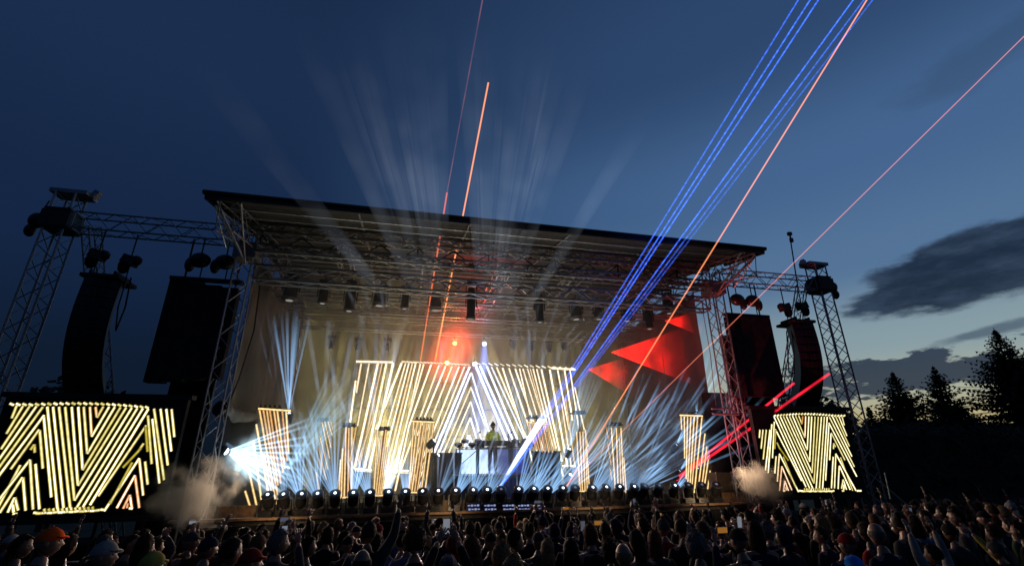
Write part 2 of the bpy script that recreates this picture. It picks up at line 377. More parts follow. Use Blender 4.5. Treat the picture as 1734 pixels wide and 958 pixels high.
# cloths
def cloth(name, label, a, b, z0, z1, material=CLOTH, fold=.05, nz=10, step=.22, sag=0.0, group=None, thick=.012, cat='cloth'):
    a = Vector((*a, 0)); b = Vector((*b, 0)); d = b - a; L = d.length; d.normalize(); nrm = Vector((d.y, -d.x, 0)); n = max(4, int(L / step)); vs = []; m = MB()
    for k in range(nz + 1):
        for i in range(n + 1):
            f = fold * noise.noise(Vector((i * step * 1.3, k * .5, L))) + fold * .5 * sin(i * step * 5 + noise.noise(Vector((k * .3, i * .1, 3))) * 2)
            zz = z0 + (z1 - z0) * k / nz - (sag * sin(pi * i / n) if k == nz else 0)
            p = a + d * (L * i / n) + nrm * f; vs.append(Vector((p.x, p.y, zz)))
    q = len(vs); w = n + 1
    fs = [(k * w + i, k * w + i + 1, (k + 1) * w + i + 1, (k + 1) * w + i) for k in range(nz) for i in range(n)]
    m.add(vs + [v + nrm * thick for v in vs], fs + [tuple(q + i for i in reversed(f)) for f in fs])
    return tag(m.build(name, material, smooth_=True), label, cat, group)
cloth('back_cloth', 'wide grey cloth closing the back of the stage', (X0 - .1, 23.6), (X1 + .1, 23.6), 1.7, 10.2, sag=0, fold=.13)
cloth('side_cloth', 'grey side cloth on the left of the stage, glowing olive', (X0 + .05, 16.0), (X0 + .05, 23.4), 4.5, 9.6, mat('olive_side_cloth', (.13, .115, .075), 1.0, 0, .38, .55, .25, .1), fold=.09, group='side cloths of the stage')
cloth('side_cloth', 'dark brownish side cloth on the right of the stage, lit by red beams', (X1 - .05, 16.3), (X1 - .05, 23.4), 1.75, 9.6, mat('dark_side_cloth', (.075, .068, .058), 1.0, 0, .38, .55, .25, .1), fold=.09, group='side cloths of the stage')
cloth('wing_curtain', 'black wing curtain beside the left column, under the hanging black screen', (-6.6, 15.6), (-5.35, 15.5), .2, 5.6, BLACKF, group='black wing curtains', cat='curtain')
cloth('wing_curtain', 'black wing curtain behind the right roof column and grey loudspeaker column', (11.25, 16.28), (14.2, 16.0), .2, 5.5, BLACKF, group='black wing curtains', cat='curtain')
cloth('low_curtain', 'black curtain closing the stage side below the left grey cloth', (X0 + .1, 15.6), (X0 + .1, 23.3), 1.7, 4.45, BLACKF, group='black wing curtains', cat='curtain')
for lab, p0, p1 in (('rolled pale tarpaulin sagging beside the left column', P(372, 690, 15.7), P(442, 700, 17.6)), ('rolled pale tarpaulin sagging beside the right LED column', P(1098, 712, 18.5), P(1152, 706, 17.3))):
    m = MB(); k = 10; pts = [p0.lerp(p1, i / k) + Vector((0, 0, -.18 * sin(pi * i / k))) for i in range(k + 1)]
    for i in range(k): m.tube(pts[i], pts[i + 1], (.19 + .025 * sin(i * 2.1)) * (1.25 - .06 * i), 10, (.19 + .025 * sin((i + 1) * 2.1)) * (1.19 - .06 * i), False)
    tag(m.build('tarpaulin_roll', TARP, smooth_=True), lab, 'tarpaulin', 'rolled tarpaulins at the stage sides')

# ------------------------------------------------------------------ sound towers either side
def mirror(x): return 2 * XC - x
TX = -10.2
for s in (0, 1):
    mx = (lambda x: x) if s == 0 else mirror
    side = ('left', 'right')[s]; sg = 1 if s == 0 else -1
    t = thing('sound_tower', f'tall lattice sound tower on the {side}, beside the {side} video wall', 'tower', (mx(TX), 15, 0), 0, 'lattice sound towers')
    m = MB(); d = MB(); truss_pts(m, (0, 0, .1), (0, 0, 10.7), .5, .5, diag=d, seg=.42, r=.032, rd=.016); m.build('mast_chords', STEEL, t); d.build('mast_lacing', STEEL, t)
    m = MB(); m.box((0, 0, 9.82), (.72, .72, .5)); m.box((0, 0, 10.14), (.66, .66, .06)); m.box((0, 0, 9.56), (.66, .66, .06)); m.build('sleeve', BLACKM, t)
    m = MB(); m.box((sg * .05, 0, 10.76), (.95, .55, .12)); m.box((sg * .6, 0, 10.83), (.16, .18, .26), Matrix.Rotation(.5, 3, 'Y')); m.build('head_block', STEEL, t)
    m = MB(); d = MB(); truss_pts(m, (sg * .55, .35, 9.9), (sg * 2.3, 3.2, .1), .34, .34, diag=d, seg=.45, r=.024, rd=.013); d.v and m.add(d.v, d.f); m.build('rear_leg', STEEL, t)
    m = MB(); m.box((0, 0, .08), (1.5, 1.5, .1)); m.box((0, 0, .35), (1.1, 1.1, .42)); m.build('base', STEEL, t)
    m = MB(); m.ell((-sg * .62, 0, 9.82), (.2, .2, .24)); m.ell((-sg * .7, 0, 9.5), (.13, .15, .2)); m.tube((-sg * .5, 0, 10.5), (-sg * .62, 0, 10.0), .02); m.build('winch', BLACKP, t, smooth_=True)
    a, bb = sorted((mx(TX + .4), mx(X0 - .3)))
    truss('sound_truss', f'horizontal lattice truss from the {side} sound tower to the stage roof', 'truss', (a, 15, 9.86), (bb, 15, 9.86), .46, .52, 'trusses carrying the loudspeakers', material=STEEL, seg=.5)

    # hanging loudspeaker column (curved line array) and its hoists
    hx = mx(-8.55)
    t = thing('line_array', f'curved black column of loudspeakers hanging from the {side} truss', 'loudspeaker', (hx, 14.9, 8.1), 0, 'hanging loudspeaker columns')
    f = MB(); f.box((0, .1, 0), (.95, 1.0, .1)); f.box((-.3, .1, .1), (.06, .8, .16)); f.box((.3, .1, .1), (.06, .8, .16)); f.build('rigging_frame', BLACKM, t)
    ang = -8; p = Vector((0, 0, -.08))
    for i in range(11):
        ang += (1.5, 2, 2.5, 3, 4, 5, 5, 6, 6, 6, 6)[i]
        R = Matrix.Rotation(radians(ang), 3, 'X') @ Matrix.Rotation(radians(sg * 14), 3, 'Z')
        c = p + R @ Vector((0, 0, -.145)); cb = MB()
        for q in ((-.5, .5),):
            pts = [R @ Vector((x, y, -.14)) + c for x, y in ((-.42, -.28), (.42, -.28), (.32, .3), (-.32, .3))]
            cb.prism([q_ - R @ Vector((0, 0, .03)) for q_ in pts], R @ Vector((0, 0, .325)))
        cb.box(c + R @ Vector((0, -.3, 0)), (.8, .03, .24), R); 
        cab = cb.build('speaker_cabinet', BLACKP, t)
        hb = MB()
        for k in (-.14, 0, .14): hb.box(c + R @ Vector((k, -.325, 0)), (.1, .02, .2), R)
        hb.build('grille', GRILLE, cab)
        p = p + R @ Vector((0, 0, -.285))
    HOI = 'chain hoists hanging from the sound trusses'
    for hxx, hz, nm in ((-9.0, 8.85, 'outer'), (-8.15, 8.75, 'inner')):
        h = thing('chain_hoist', f'black chain hoist above the {side} loudspeaker column, {nm} one of its pair', 'hoist', (mx(hxx), 14.95, hz), 0, HOI)
        m = MB(); m.box((0, 0, 0), (.36, .3, .26), Matrix.Rotation(.3 * sg, 3, 'Y')); m.ell((sg * .14, 0, .02), (.17, .15, .15)); m.build('motor', BLACKP, h)
        m = MB(); m.lathe([(.06, -.38), (.13, -.3), (.15, -.12), (.11, .0)], 10, Matrix.Translation((-sg * .12, 0, -.02))); m.build('chain_bag', BLACKF, h)
        m = MB(); m.tube((0, 0, .1), (0, 0, .85), .022); m.tube((.02, 0, -.1), (.02, 0, -.7), .016); m.build('chain', BLACKM, h)
    # large black hanging panel beside the stage
    a, bb = sorted((mx(-7.05), mx(-5.15))); a += .4 * s; bb += .4 * s
    t = thing('black_drape', f'large black cloth-covered panel hanging between the {side} loudspeakers and stage', 'panel', ((a + bb) / 2, 15.2, 7.12), 0, 'black panels hanging beside the stage')
    m = MB(); w_ = bb - a
    for i in range(4): m.box((-w_ / 2 + w_ * (i + .5) / 4, 0, -.35), (w_ / 4 - .01, .3, 3.05 - .1 * i * (0 if s else 1)))
    m.build('cover', mat('drape_fabric', (.03, .03, .031), .95, 0, .3, 5, .3, .1), t)
    m = MB(); m.box((0, 0, 1.26), (w_ + .1, .2, .1)); m.tube((-w_ / 3, 0, 1.3), (-w_ / 3, 0, 2.6), .03); m.tube((w_ / 3, 0, 1.3), (w_ / 3, 0, 2.6), .03); m.build('hanger', BLACKM, t)
    for hxx, nm in ((-6.35, 'outer'), (-5.65, 'inner')):
        h = thing('chain_hoist', f'rounded black chain hoist above the {side} hanging panel, {nm} one of its pair', 'hoist', (mx(hxx) + .4 * s, 15.0, 8.95), 0, HOI)
        m = MB(); m.ell((0, 0, 0), (.3, .22, .24)); m.ell((-sg * .25, 0, -.16), (.14, .14, .24)); m.build('motor', BLACKP, h, smooth_=True)
        m = MB(); m.tube((0, 0, .1), (0, 0, .75), .022); m.tube((.1, 0, -.1), (.1, 0, -.55), .018); m.build('chain', BLACKM, h)
    m = MB(); q = [P(222, 470, 14.9), P(212, 520, 14.9), P(196, 560, 14.9), P(200, 520, 14.9), P(215, 470, 14.9)] if s == 0 else [P(1332, 560, 14.9), P(1336, 630, 14.9), P(1345, 632, 14.9), P(1344, 590, 14.9), P(1338, 545, 14.9)]
    m.path(q, .022); tag(m.build('cable_loop', BLACKP), f'slack black cable hanging beside the {side} loudspeaker column', 'cable', 'loose cables')

# second lit line array just behind the right column
t = thing('line_array', 'smaller grey loudspeaker column hanging close behind the right roof column', 'loudspeaker', (12.25, 15.6, 7.6), 0, 'hanging loudspeaker columns')
p = Vector((0, 0, 0)); ang = -6
for i in range(13):
    ang += 1.4; R = Matrix.Rotation(radians(ang), 3, 'X') @ Matrix.Rotation(radians(-10), 3, 'Z'); c = p + R @ Vector((0, 0, -.15)); cb = MB()
    cb.prism([R @ Vector((x, y, -.135)) + c for x, y in ((-.24, -.2), (.24, -.2), (.18, .22), (-.18, .22))], R @ Vector((0, 0, .27)))
    cab = cb.build('speaker_cabinet', mat('grey_speaker_paint', (.16, .14, .12), .5, 0, .3, 14), t); hb = MB(); hb.box(c + R @ Vector((0, -.215, 0)), (.4, .02, .2), R); hb.build('grille', GRILLE, cab)
    p = p + R @ Vector((0, 0, -.29))
# antenna mast beside the right tower
m = MB(); a = P(1350, 482, 15); b_ = P(1337, 396, 15); t = thing('antenna_mast', 'thin antenna pole rising above the right sound truss', 'antenna', a)
m.tube((0, 0, -.1), b_ - a, .028, 6); m.build('pole', BLACKM, t); m = MB(); q = b_ - a; m.box(q, (.16, .12, .14)); m.tube(q, q + Vector((.02, 0, -.3)), .03, 6); m.box(q + Vector((.02, 0, -.3)), (.12, .1, .18)); m.build('antenna', BLACKP, t)

# ------------------------------------------------------------------ video walls
def zc(sc, ox, oy): return lambda x, y: (ox + x / sc, oy + y / sc)
RS = zc(4.79, 1270, 680); YW = 14.5
rs_lines = []                            # (x0, y0, x1, y1, level, hue)
def L(*a): rs_lines.append(a)
for q in ((90, 225, 85, 290), (115, 225, 100, 378), (142, 225, 117, 465), (172, 225, 135, 555), (187, 180, 157, 575), (207, 160, 192, 455), (218, 225, 210, 380, .5), (222, 440, 211, 580, .7),
          (205, 120, 465, 690, 1), (230, 118, 495, 700, 1), (255, 117, 520, 700, 1), (280, 116, 530, 660), (305, 115, 515, 575), (330, 114, 495, 485), (355, 113, 475, 390), (380, 113, 456, 290), (405, 112, 432, 178, .6, .2),
          (438, 115, 433, 175, .6, .6), (462, 115, 456, 285, .8, .5), (488, 116, 475, 388), (511, 117, 495, 482), (538, 118, 515, 572), (565, 119, 530, 658), (590, 119, 548, 700, 1), (614, 120, 575, 700, 1), (637, 120, 600, 700, 1), (652, 170, 624, 635),
          (215, 220, 430, 640), (228, 330, 255, 382, .6), (240, 360, 322, 475, .4),
          (248, 425, 232, 645, .8, .4), (248, 420, 405, 730), (280, 445, 380, 690, .55, .1), (268, 525, 250, 720, .8, .8), (268, 522, 350, 715, .8, .75), (292, 640, 284, 715, .8, .8), (292, 640, 322, 720, .8, .8), (302, 690, 305, 718, .7, .9),
          (655, 122, 858, 525), (650, 168, 878, 605), (680, 119, 838, 442), (706, 118, 818, 360), (732, 118, 797, 275), (757, 118, 776, 188),
          (668, 255, 657, 470), (670, 250, 782, 472, .55), (690, 335, 688, 380, .6), (690, 335, 705, 365, .6), (686, 445, 672, 700),
          (707, 422, 697, 700, 1), (707, 420, 872, 720, 1), (745, 450, 845, 720, .6), (735, 520, 726, 705, 1), (737, 518, 825, 712, 1), (767, 630, 755, 702, 1), (768, 630, 795, 712, 1), (775, 670, 772, 712, 1)): L(*q)
for i in range(24): L(205 + i * 24.5, 115 - 14 * sin(pi * min(1, i / 20)), 220 + i * 24.5, 106 - 14 * sin(pi * min(1, i / 20)), .8)
for i in range(12): L(425 + i * 22, 722 + 3 * (i % 2), 444 + i * 22, 724, .9); L(455 + i * 18, 700, 452 + i * 18, 722, .6)
for x in (280, 405, 680, 760, 880, 900): L(x, 722, x + 16, 719, .9)
def video_wall(name, label, flip):
    pts = []
    for q in rs_lines:
        if flip and 220 < q[1] < 230 and q[0] < 180: q = (q[0] + 7, 118, *q[2:])
        (a, b_) = RS(q[0], q[1]), RS(q[2], q[3]); A = P(*a, YW); B = P(*b_, YW)
        if flip: A.x = mirror(A.x) - .22; B.x = mirror(B.x) - .22
        pts.append((A, B, (q[4] if len(q) > 4 else .85) * random.uniform(.62, 1.12), q[5] if len(q) > 5 else random.uniform(0, .08)))
    xs_ = [p.x for q in pts for p in q[:2]]; zs_ = [p.z for q in pts for p in q[:2]]
    x0, x1, z0, z1 = min(xs_) - .12, max(xs_) + .12, min(zs_) - .1, max(zs_) + .12
    o = Vector(((x0 + x1) / 2, YW + .1, z0)); t = thing(name, label, 'video wall', o, 0, 'video walls beside the stage')
    m = MB(); m.box((0, .06, (z1 - z0) / 2), (x1 - x0, .18, z1 - z0)); m.build('screen_panel', mat('screen_black', (.008, .008, .009), .35, 0, .2, 30), t)
    m = MB()
    for (A, B, lv, hu) in pts: m.strip(A - o + Vector((0, .068, 0)), B - o + Vector((0, .068, 0)), .074, .012, lv, hu)
    m.build('light_lines', LED_WALL, t)
    m = MB(); 
    for zz in (-.06, z1 - z0 + .06): m.box((0, .06, zz), (x1 - x0 + .2, .3, .12))
    for k in range(4): m.tube(((x0 - x1) / 2 + (x1 - x0) * (k + .5) / 4, .3, -.9), ((x0 - x1) / 2 + (x1 - x0) * (k + .5) / 4, .3, z1 - z0), .04)
    m.build('frame', BLACKM, t)
video_wall('video_wall', 'left black video wall with yellow zigzag light lines', True)
video_wall('video_wall', 'smaller looking right black video wall with yellow zigzag light lines by the conifers', False)
m = MB(); A = P(1441, 730, 14.6); B = P(1470, 838, 14.6); m.tube(A, B, .018, 6); tag(m.build('stay_rod', STEEL), 'thin pale metal stay rod leaning by the right edge of the right video wall', 'rod')

# centre wall: see-through LED strips behind the performer
YC = 22.4
R7 = zc(3.193, 370, 580); R8 = zc(3.194, 760, 580)
cl = []
def seg7(x0, y0, x1, y1, lv=.9, hu=.15, w=.1): cl.append((R7(x0, y0), R7(x1, y1), lv, hu, w))
def seg8(x0, y0, x1, y1, lv=.9, hu=.15, w=.1): cl.append((R8(x0, y0), R8(x1, y1), lv, hu, w))
seg7(744, 102, 942, 106, .95, .1, .13); seg7(990, 103, 1075, 108, .95, .1, .1)
for q in ((772, 112, 745, 270, .7, .3), (742, 205, 712, 430, .8, .05), (815, 112, 752, 450, .75, .3, .08), (862, 112, 735, 680, 1, .3, .13), (885, 112, 760, 680, .6, .5, .08), (908, 112, 790, 675, 1, .05, .14), (945, 110, 815, 680, 1, .05, .14),
          (990, 110, 852, 470, 1, .05, .13), (838, 400, 742, 680, .6, .3, .08), (1012, 110, 905, 480, .7, .3, .09), (1030, 110, 912, 560, .8, .25, .09), (1048, 112, 905, 690, .8, .2), (1066, 112, 925, 690, .9), (1092, 113, 960, 680, .9), (1110, 115, 945, 690, .8), (1150, 118, 1030, 450, .95, .05), (1030, 450, 955, 800, .8, .2),
          (1192, 122, 985, 690, .95, .05), (1228, 126, 1075, 500, .95), (1262, 128, 1040, 690, .95, .1), (1300, 130, 1030, 810, .95, .1), (1330, 130, 1085, 740, .8, .2, .08), (1358, 130, 1080, 800, 1, .0, .13),
          (735, 680, 828, 688, .95, .1, .1), (738, 690, 828, 696, .7, .1, .06), (900, 688, 1028, 692, .95, .1, .1), (905, 698, 1028, 704, .7, .1, .06)): seg7(*q)
for i in range(7): seg7(1140 + i * 26 - (i % 2) * 6, 560 + 8 * i, 1060 + i * 26, 800, .7, .25, .07)
for i in range(20): seg7(1000 + i * 18, 98 + i * .9, 1016 + i * 18, 106 + i * .9, .85, .15, .05)
for q in ((120, 162, -140, 810, 1, 0, .12), (120, 240, -70, 690, .9, .05, .09), (118, 318, -20, 640, .9, .1, .08), (116, 405, 0, 690, .9, .1, .09), (108, 500, 78, 585, 1, 0, .14),
          (122, 162, 240, 560, .95, 0, .1), (119, 240, 195, 445, .9, 0, .08), (118, 318, 180, 540, .9, 0, .08), (116, 405, 172, 590, 1, 0, .1), (110, 500, 142, 585, 1, 0, .14), (108, 520, 110, 585, 1, 0, .2),
          (140, 112, 320, 545, 1, 0, .17), (168, 125, 352, 540, 1, 0, .13), (205, 128, 378, 540, 1, 0, .11), (230, 130, 420, 545, .95, .02), (258, 132, 440, 560, .95, .05), (290, 136, 515, 832, .95, .1), (325, 138, 560, 830, .9, .15), (358, 140, 600, 832, .95, .1), (382, 140, 450, 440, .8, .2, .08), (400, 140, 500, 470, .8, .4, .09), (425, 140, 530, 480, .75, .4, .08), (440, 142, 520, 440, .7, .35, .07), (455, 140, 560, 560, .85, .35), (475, 142, 580, 570, .9, .2), (500, 144, 610, 640, .95, .1, .12), (545, 145, 640, 660, 1, .05, .12), (588, 148, 650, 470, .9, .15), (625, 148, 668, 420, .9, .15), (610, 330, 660, 660, .7, .4, .09), (630, 300, 680, 660, .7, .35, .08),
          (655, 150, 705, 480, .9, .1, .08), (680, 240, 752, 560, .9, .1, .09), (556, 137, 685, 145, 1, .02, .13), (612, 664, 686, 666, .95, .1, .1), (470, 600, 520, 790, .8, .15, .08), (535, 590, 610, 780, .9, .1, .09), (575, 590, 618, 720, .8, .1, .08)): seg8(*q)
for i in range(17): seg8(150 + i * 32, 108 + i * 1.6, 172 + i * 32, 119 + i * 1.6, .9, .1 if i > 3 else 0, .06)
o = Vector((XC, YC, ZD)); t = thing('centre_light_wall', 'tall see-through wall of slanting white and yellow light strips behind the performer', 'light wall', o)
m = MB()
cool = MB()
for (a, b_, lv, hu, w) in cl:
    (cool if hu <= .02 and a[0] > 790 and b_[0] < 900 else m).strip(P(*a, YC) - o, P(*b_, YC) - o, w * 1.2, .02, lv * random.uniform(.7, 1.15), hu + random.uniform(0, .12))
m.build('light_strips', LED_MAIN, t); tag(cool.build('light_strips', LED_COOL, t), 'cool white strips of the middle peak')
m = MB(); tl = P(603, 618, YC) - o; tr = P(972, 630, YC) - o
for k in range(9):
    x = tl.x + (tr.x - tl.x) * k / 8; m.tube((x, .12, 0), (x, .12, tl.z), .02, 5)
for zz in (.05, 1.2, 2.4, 3.6, 4.8, tl.z): m.tube((tl.x, .12, zz), (tr.x, .12, zz), .02, 5)
m.build('frame', BLACKM, t)
m = MB()
for k in range(26): x = tl.x + (tr.x - tl.x) * (k + .5) / 26; m.box((x, .1, tl.z + .12 + .05 * (k % 3)), (.09, .1, .12))
m.build('top_clamps', ALU, t)

# ------------------------------------------------------------------ LED columns on the stage
LC = 'light columns standing on the stage'
def led_column(label, Y, x0, x1, yt, yb, lines, hue=.3, w=.085, base=True):
    A = P(x0, yt, Y); B = P(x1, yb, Y); C = P((x0 + x1) / 2, yb, Y); wd = abs(P(x1, yb, Y).x - P(x0, yb, Y).x)
    o = Vector((C.x, Y, ZD)); t = thing('light_column', label, 'light column', o, 0, LC); ht = A.z - ZD
    m = MB(); qt = [q for q in lines if abs(q[3] - q[1]) > 30]; xt = sum(q[0] for q in qt) / len(qt); xb_ = sum(q[2] for q in qt) / len(qt); yb_ = sum(q[3] for q in qt) / len(qt); yt_ = sum(q[1] for q in qt) / len(qt)
    T_ = P(xt, yt_, Y) - o; B_ = P(xb_, yb_, Y) - o; m.tube((T_.x, .12, ht), (B_.x, .12, 0), .03, 6); m.tube((T_.x, .12, ht - .05), (T_.x * .6 + B_.x * .4, .32, ht * .6), .02, 6); m.tube((T_.x * .6 + B_.x * .4, .32, ht * .6), (B_.x, .32, 0), .03, 6); m.box((B_.x, .2, .04), (wd * .8, .5, .08)); m.build('frame', BLACKM, t)
    m = MB(); m.box((T_.x, .2, ht + .03), (wd * .85, .4, .06))
    for k in range(5): m.box((T_.x - wd * .4 + wd * .8 * (k + .5) / 5, .1, ht + .09), (.07, .1, .09))
    m.build('top_plate', BLACKM, t)
    m = MB()
    for q in lines:
        a, b_ = P(q[0], q[1], Y) - o, P(q[2], q[3], Y) - o
        m.strip(a, b_, w * (q[6] if len(q) > 6 else 1), .02, q[4] if len(q) > 4 else random.uniform(.6, .95), (q[5] if len(q) > 5 else hue) + random.uniform(-.15, .25))
    m.build('light_strips', LED_COLM, t)
    return t
def z7(*q): a = R7(q[0], q[1]); b_ = R7(q[2], q[3]); return (*a, *b_, *q[4:])
def z8(*q): a = R8(q[0], q[1]); b_ = R8(q[2], q[3]); return (*a, *b_, *q[4:])
led_column('wide orange light column at the left end of the stage, staggered down to its left', 17.0, 440, 493, 692, 848,
    [z7(*q) for q in ((222, 360, 312, 872), (243, 362, 325, 850), (262, 364, 322, 770, .7, .7), (278, 362, 338, 760, .6, .8), (300, 364, 350, 700, .7, .5), (318, 364, 360, 680, .8, .4), (345, 364, 372, 640, .6, .5), (366, 364, 380, 600, .9, .2), (205, 440, 280, 868, .9, .1), (188, 530, 238, 880, .9, .1), (165, 690, 208, 884, .8, .1), (145, 800, 172, 884, .8, .1), (215, 356, 392, 368, 1, .1), (245, 600, 300, 870, .7, .5))], .3)
led_column('slim broken light column between the left column and the pair by the centre wall', 19.5, 541, 566, 713, 780,
    [z7(*q) for q in ((575, 425, 608, 565, .7), (592, 425, 615, 500, .7), (560, 430, 602, 625, .7), (548, 505, 592, 685, .7), (542, 570, 583, 740, .6), (608, 425, 618, 470, .6), (528, 700, 548, 810, .6), (540, 630, 560, 700, .4))], .15, .06)
led_column('slim amber light column, left of the pair before the centre wall', 18.2, 574, 603, 722, 842,
    [z7(*q) for q in ((660, 630, 652, 835, .8, .4), (672, 570, 664, 835, .8, .4), (690, 455, 680, 832, .8, .4), (705, 460, 700, 832, .7, .6), (722, 455, 718, 832, .8, .2), (745, 455, 712, 640, .6, .1), (650, 838, 720, 832, .9, .1))], .4)
led_column('slim amber light column, right of the pair before the centre wall', 18.2, 630, 655, 728, 838,
    [z7(*q) for q in ((860, 470, 840, 825, .8, .4), (885, 500, 850, 825, .7, .6), (905, 470, 862, 825, .7, .5), (915, 560, 880, 825, .8, .3), (835, 826, 890, 823, .9, .1), (895, 640, 872, 825, .7, .7))], .4)
led_column('tall amber light column left of the performer with a dark cap', 18.0, 697, 736, 712, 836,
    [z7(*q) for q in ((1055, 430, 1030, 800, .85, .4), (1075, 430, 1035, 800, .8, .5), (1095, 430, 1045, 805, .85, .5), (1112, 432, 1060, 805, .7, .7), (1128, 432, 1075, 805, .7, .6), (1145, 432, 1095, 808, .8, .4), (1163, 432, 1115, 810, .8, .4), (1045, 424, 1168, 430, 1, .1), (1028, 806, 1130, 812, .9, .15))], .4)
led_column('tall salmon light column right of the performer, crossed by a blue laser', 18.0, 893, 930, 708, 800,
    [z8(*q) for q in ((432, 432, 470, 580, .6, .75), (450, 432, 490, 585, .6, .7), (468, 435, 505, 590, .65, .75), (490, 435, 520, 590, .6, .7), (508, 436, 540, 592, .7, .7), (526, 438, 560, 592, .6, .6), (428, 430, 535, 440, .8, .4))], .7)
led_column('amber light column right of the centre wall with a bright foot', 18.2, 972, 1000, 700, 832,
    [z8(*q) for q in ((690, 480, 708, 800, .85, .3), (708, 480, 722, 800, .8, .4), (724, 480, 736, 800, .8, .4), (738, 500, 748, 800, .8, .3), (738, 470, 760, 800, .8, .2), (700, 640, 712, 800, .8, .5), (702, 800, 762, 802, .95, .1))], .35)
led_column('narrow yellow light column with a ragged left edge, right of centre', 18.2, 1036, 1060, 720, 832,
    [z8(*q) for q in ((878, 460, 900, 800, .9, .25), (905, 460, 915, 800, .9, .25), (930, 460, 945, 800, .85, .3), (922, 520, 930, 800, .7, .5), (945, 620, 958, 800, .8, .3), (850, 460, 862, 520, .5), (858, 540, 866, 600, .5), (868, 600, 876, 660, .5), (872, 680, 880, 740, .5), (905, 804, 962, 806, .95, .1))], .3)
led_column('tall yellow light column at the right end of the stage, staggered up to its right', 16.6, 1152, 1190, 702, 832,
    [z8(*q) for q in ((1254, 395, 1258, 470, .85, .2), (1272, 395, 1274, 625, .85, .2), (1290, 395, 1282, 735, .85, .3), (1308, 395, 1290, 780, .85, .35), (1326, 396, 1300, 815, .9, .25), (1345, 396, 1310, 815, .8, .3), (1368, 396, 1326, 810, .9, .2), (1384, 490, 1345, 805, .9, .2), (1394, 560, 1362, 812, .85, .2), (1402, 630, 1378, 790, .85, .2), (1412, 690, 1398, 790, .8, .2), (1420, 750, 1412, 795, .8, .2), (1248, 392, 1372, 396, 1, .1))], .3)
# dark set pieces flanking the riser
for lab, a, b_ in (('dark box shaped set piece left of the performer riser', (722, 768), (780, 845)), ('dark box shaped set piece right of the performer riser', (905, 765), (952, 830))):
    A = P(*a, 18.6); B = P(*b_, 18.6); m = MB(); m.box(((A.x + B.x) / 2, 18.8, (A.z + ZD) / 2), (B.x - A.x, .35, A.z - ZD)); m.box(((A.x + B.x) / 2, 18.8, A.z + .02), (B.x - A.x + .05, .4, .04))
    tag(m.build('set_piece', mat('set_paint', (.03, .03, .032), .6, 0, .3, 3)), lab, 'set piece', 'dark set pieces by the riser')

# ------------------------------------------------------------------ performer's riser and gear
RY = 17.0; RZ = P(833, 803, 17.5).z
A = P(768, 803, RY); B = P(902, 803, RY)
t = thing('riser', 'dark blue riser carrying the performer and keyboards', 'riser', ((A.x + B.x) / 2, RY, ZD)); wd = B.x - A.x
m = MB(); m.box((0, 1.0, RZ - ZD - .05), (wd, 2.0, .1)); m.build('deck', DECK, t)
m = MB(); m.box((0, .04, (RZ - ZD) / 2 - .05), (wd - .04, .05, RZ - ZD - .1))
for k in range(14): m.box((-wd / 2 + wd * (k + .5) / 14, 0, (RZ - ZD) / 2 - .05), (.1, .05, RZ - ZD - .12))
m.build('front_cloth', NAVY, t)
A = P(774, 760, 18.9); B = P(896, 802, 18.9)
t = thing('light_box', 'glowing white and blue light panel low behind the performer', 'light panel', ((A.x + B.x) / 2, 18.9, RZ - .02)); w_ = B.x - A.x; h_ = A.z - RZ
em = bpy.data.materials.new('light_panel'); em.use_nodes = True; nt = em.node_tree; nt.nodes.clear(); o_ = nn(nt, 'ShaderNodeOutputMaterial'); e_ = nn(nt, 'ShaderNodeEmission'); tcn = nn(nt, 'ShaderNodeTexCoord'); no = nn(nt, 'ShaderNodeTexNoise')
sp = nn(nt, 'ShaderNodeSeparateXYZ'); nt.links.new(tcn.outputs['Object'], sp.inputs[0]); nt.links.new(tcn.outputs['Object'], no.inputs[0]); no.inputs['Scale'].default_value = 2.2; no.inputs['Detail'].default_value = 3
f_ = mth(nt, 'ADD', smooth(nt, sp.outputs[0], -.6, .7), mth(nt, 'MULTIPLY', mth(nt, 'SUBTRACT', no.outputs[0], .5), 1.6), clamp=True)
nt.links.new(mixc(nt, f_, (.55, .72, 1.0), (.08, .15, .8)), e_.inputs[0]); nt.links.new(smooth(nt, f_, 0, .8, 1.5, .3), e_.inputs[1]); nt.links.new(e_.outputs[0], o_.inputs[0])
m = MB(); m.box((0, 0, h_ / 2), (w_, .04, h_)); m.build('screen', em, t); m = MB(); m.box((0, .08, h_ / 2), (w_ + .1, .1, h_ + .06)); m.build('housing', BLACKM, t)

def on_riser(px, py, Y=17.25): return P(px, py, Y)
# keyboard table
A = P(806, 757, 17.15); B = P(868, 757, 17.15); tz = A.z - RZ
t = thing('keyboard_stand', 'long black keyboard stand in front of the performer', 'stand', ((A.x + B.x) / 2, 17.2, RZ)); hw = (B.x - A.x) / 2
m = MB(); m.box((0, 0, tz - .02), (2 * hw, .5, .04)); m.build('top', BLACKM, t)
for x in (-hw + .08, hw - .08):
    m = MB(); m.tube((x, -.15, 0), (x, -.15, tz - .03), .03, 6); m.tube((x, .15, 0), (x, .15, tz - .03), .03, 6); m.box((x, 0, .03), (.08, .5, .05)); m.build('leg', BLACKM, t)
def gear(name, label, cat, px0, px1, h, Y=17.15, z=None):
    a = P(px0, 757, Y); b_ = P(px1, 757, Y); z0 = RZ + tz + .004 if z is None else z; w = b_.x - a.x
    t = thing(name, label, cat, ((a.x + b_.x) / 2, Y, z0)); return t, w
t, w = gear('keyboard', 'large black keyboard tilted on the stand before the performer', 'keyboard', 815, 862, .1)
R = Matrix.Rotation(radians(-16), 3, 'X'); m = MB(); m.box((0, 0, .13), (w, .34, .09), R); m.box((-w / 2 + .06, 0, .05), (.06, .3, .1)); m.box((w / 2 - .06, 0, .05), (.06, .3, .1)); m.build('body', BLACKP, t)
m = MB()
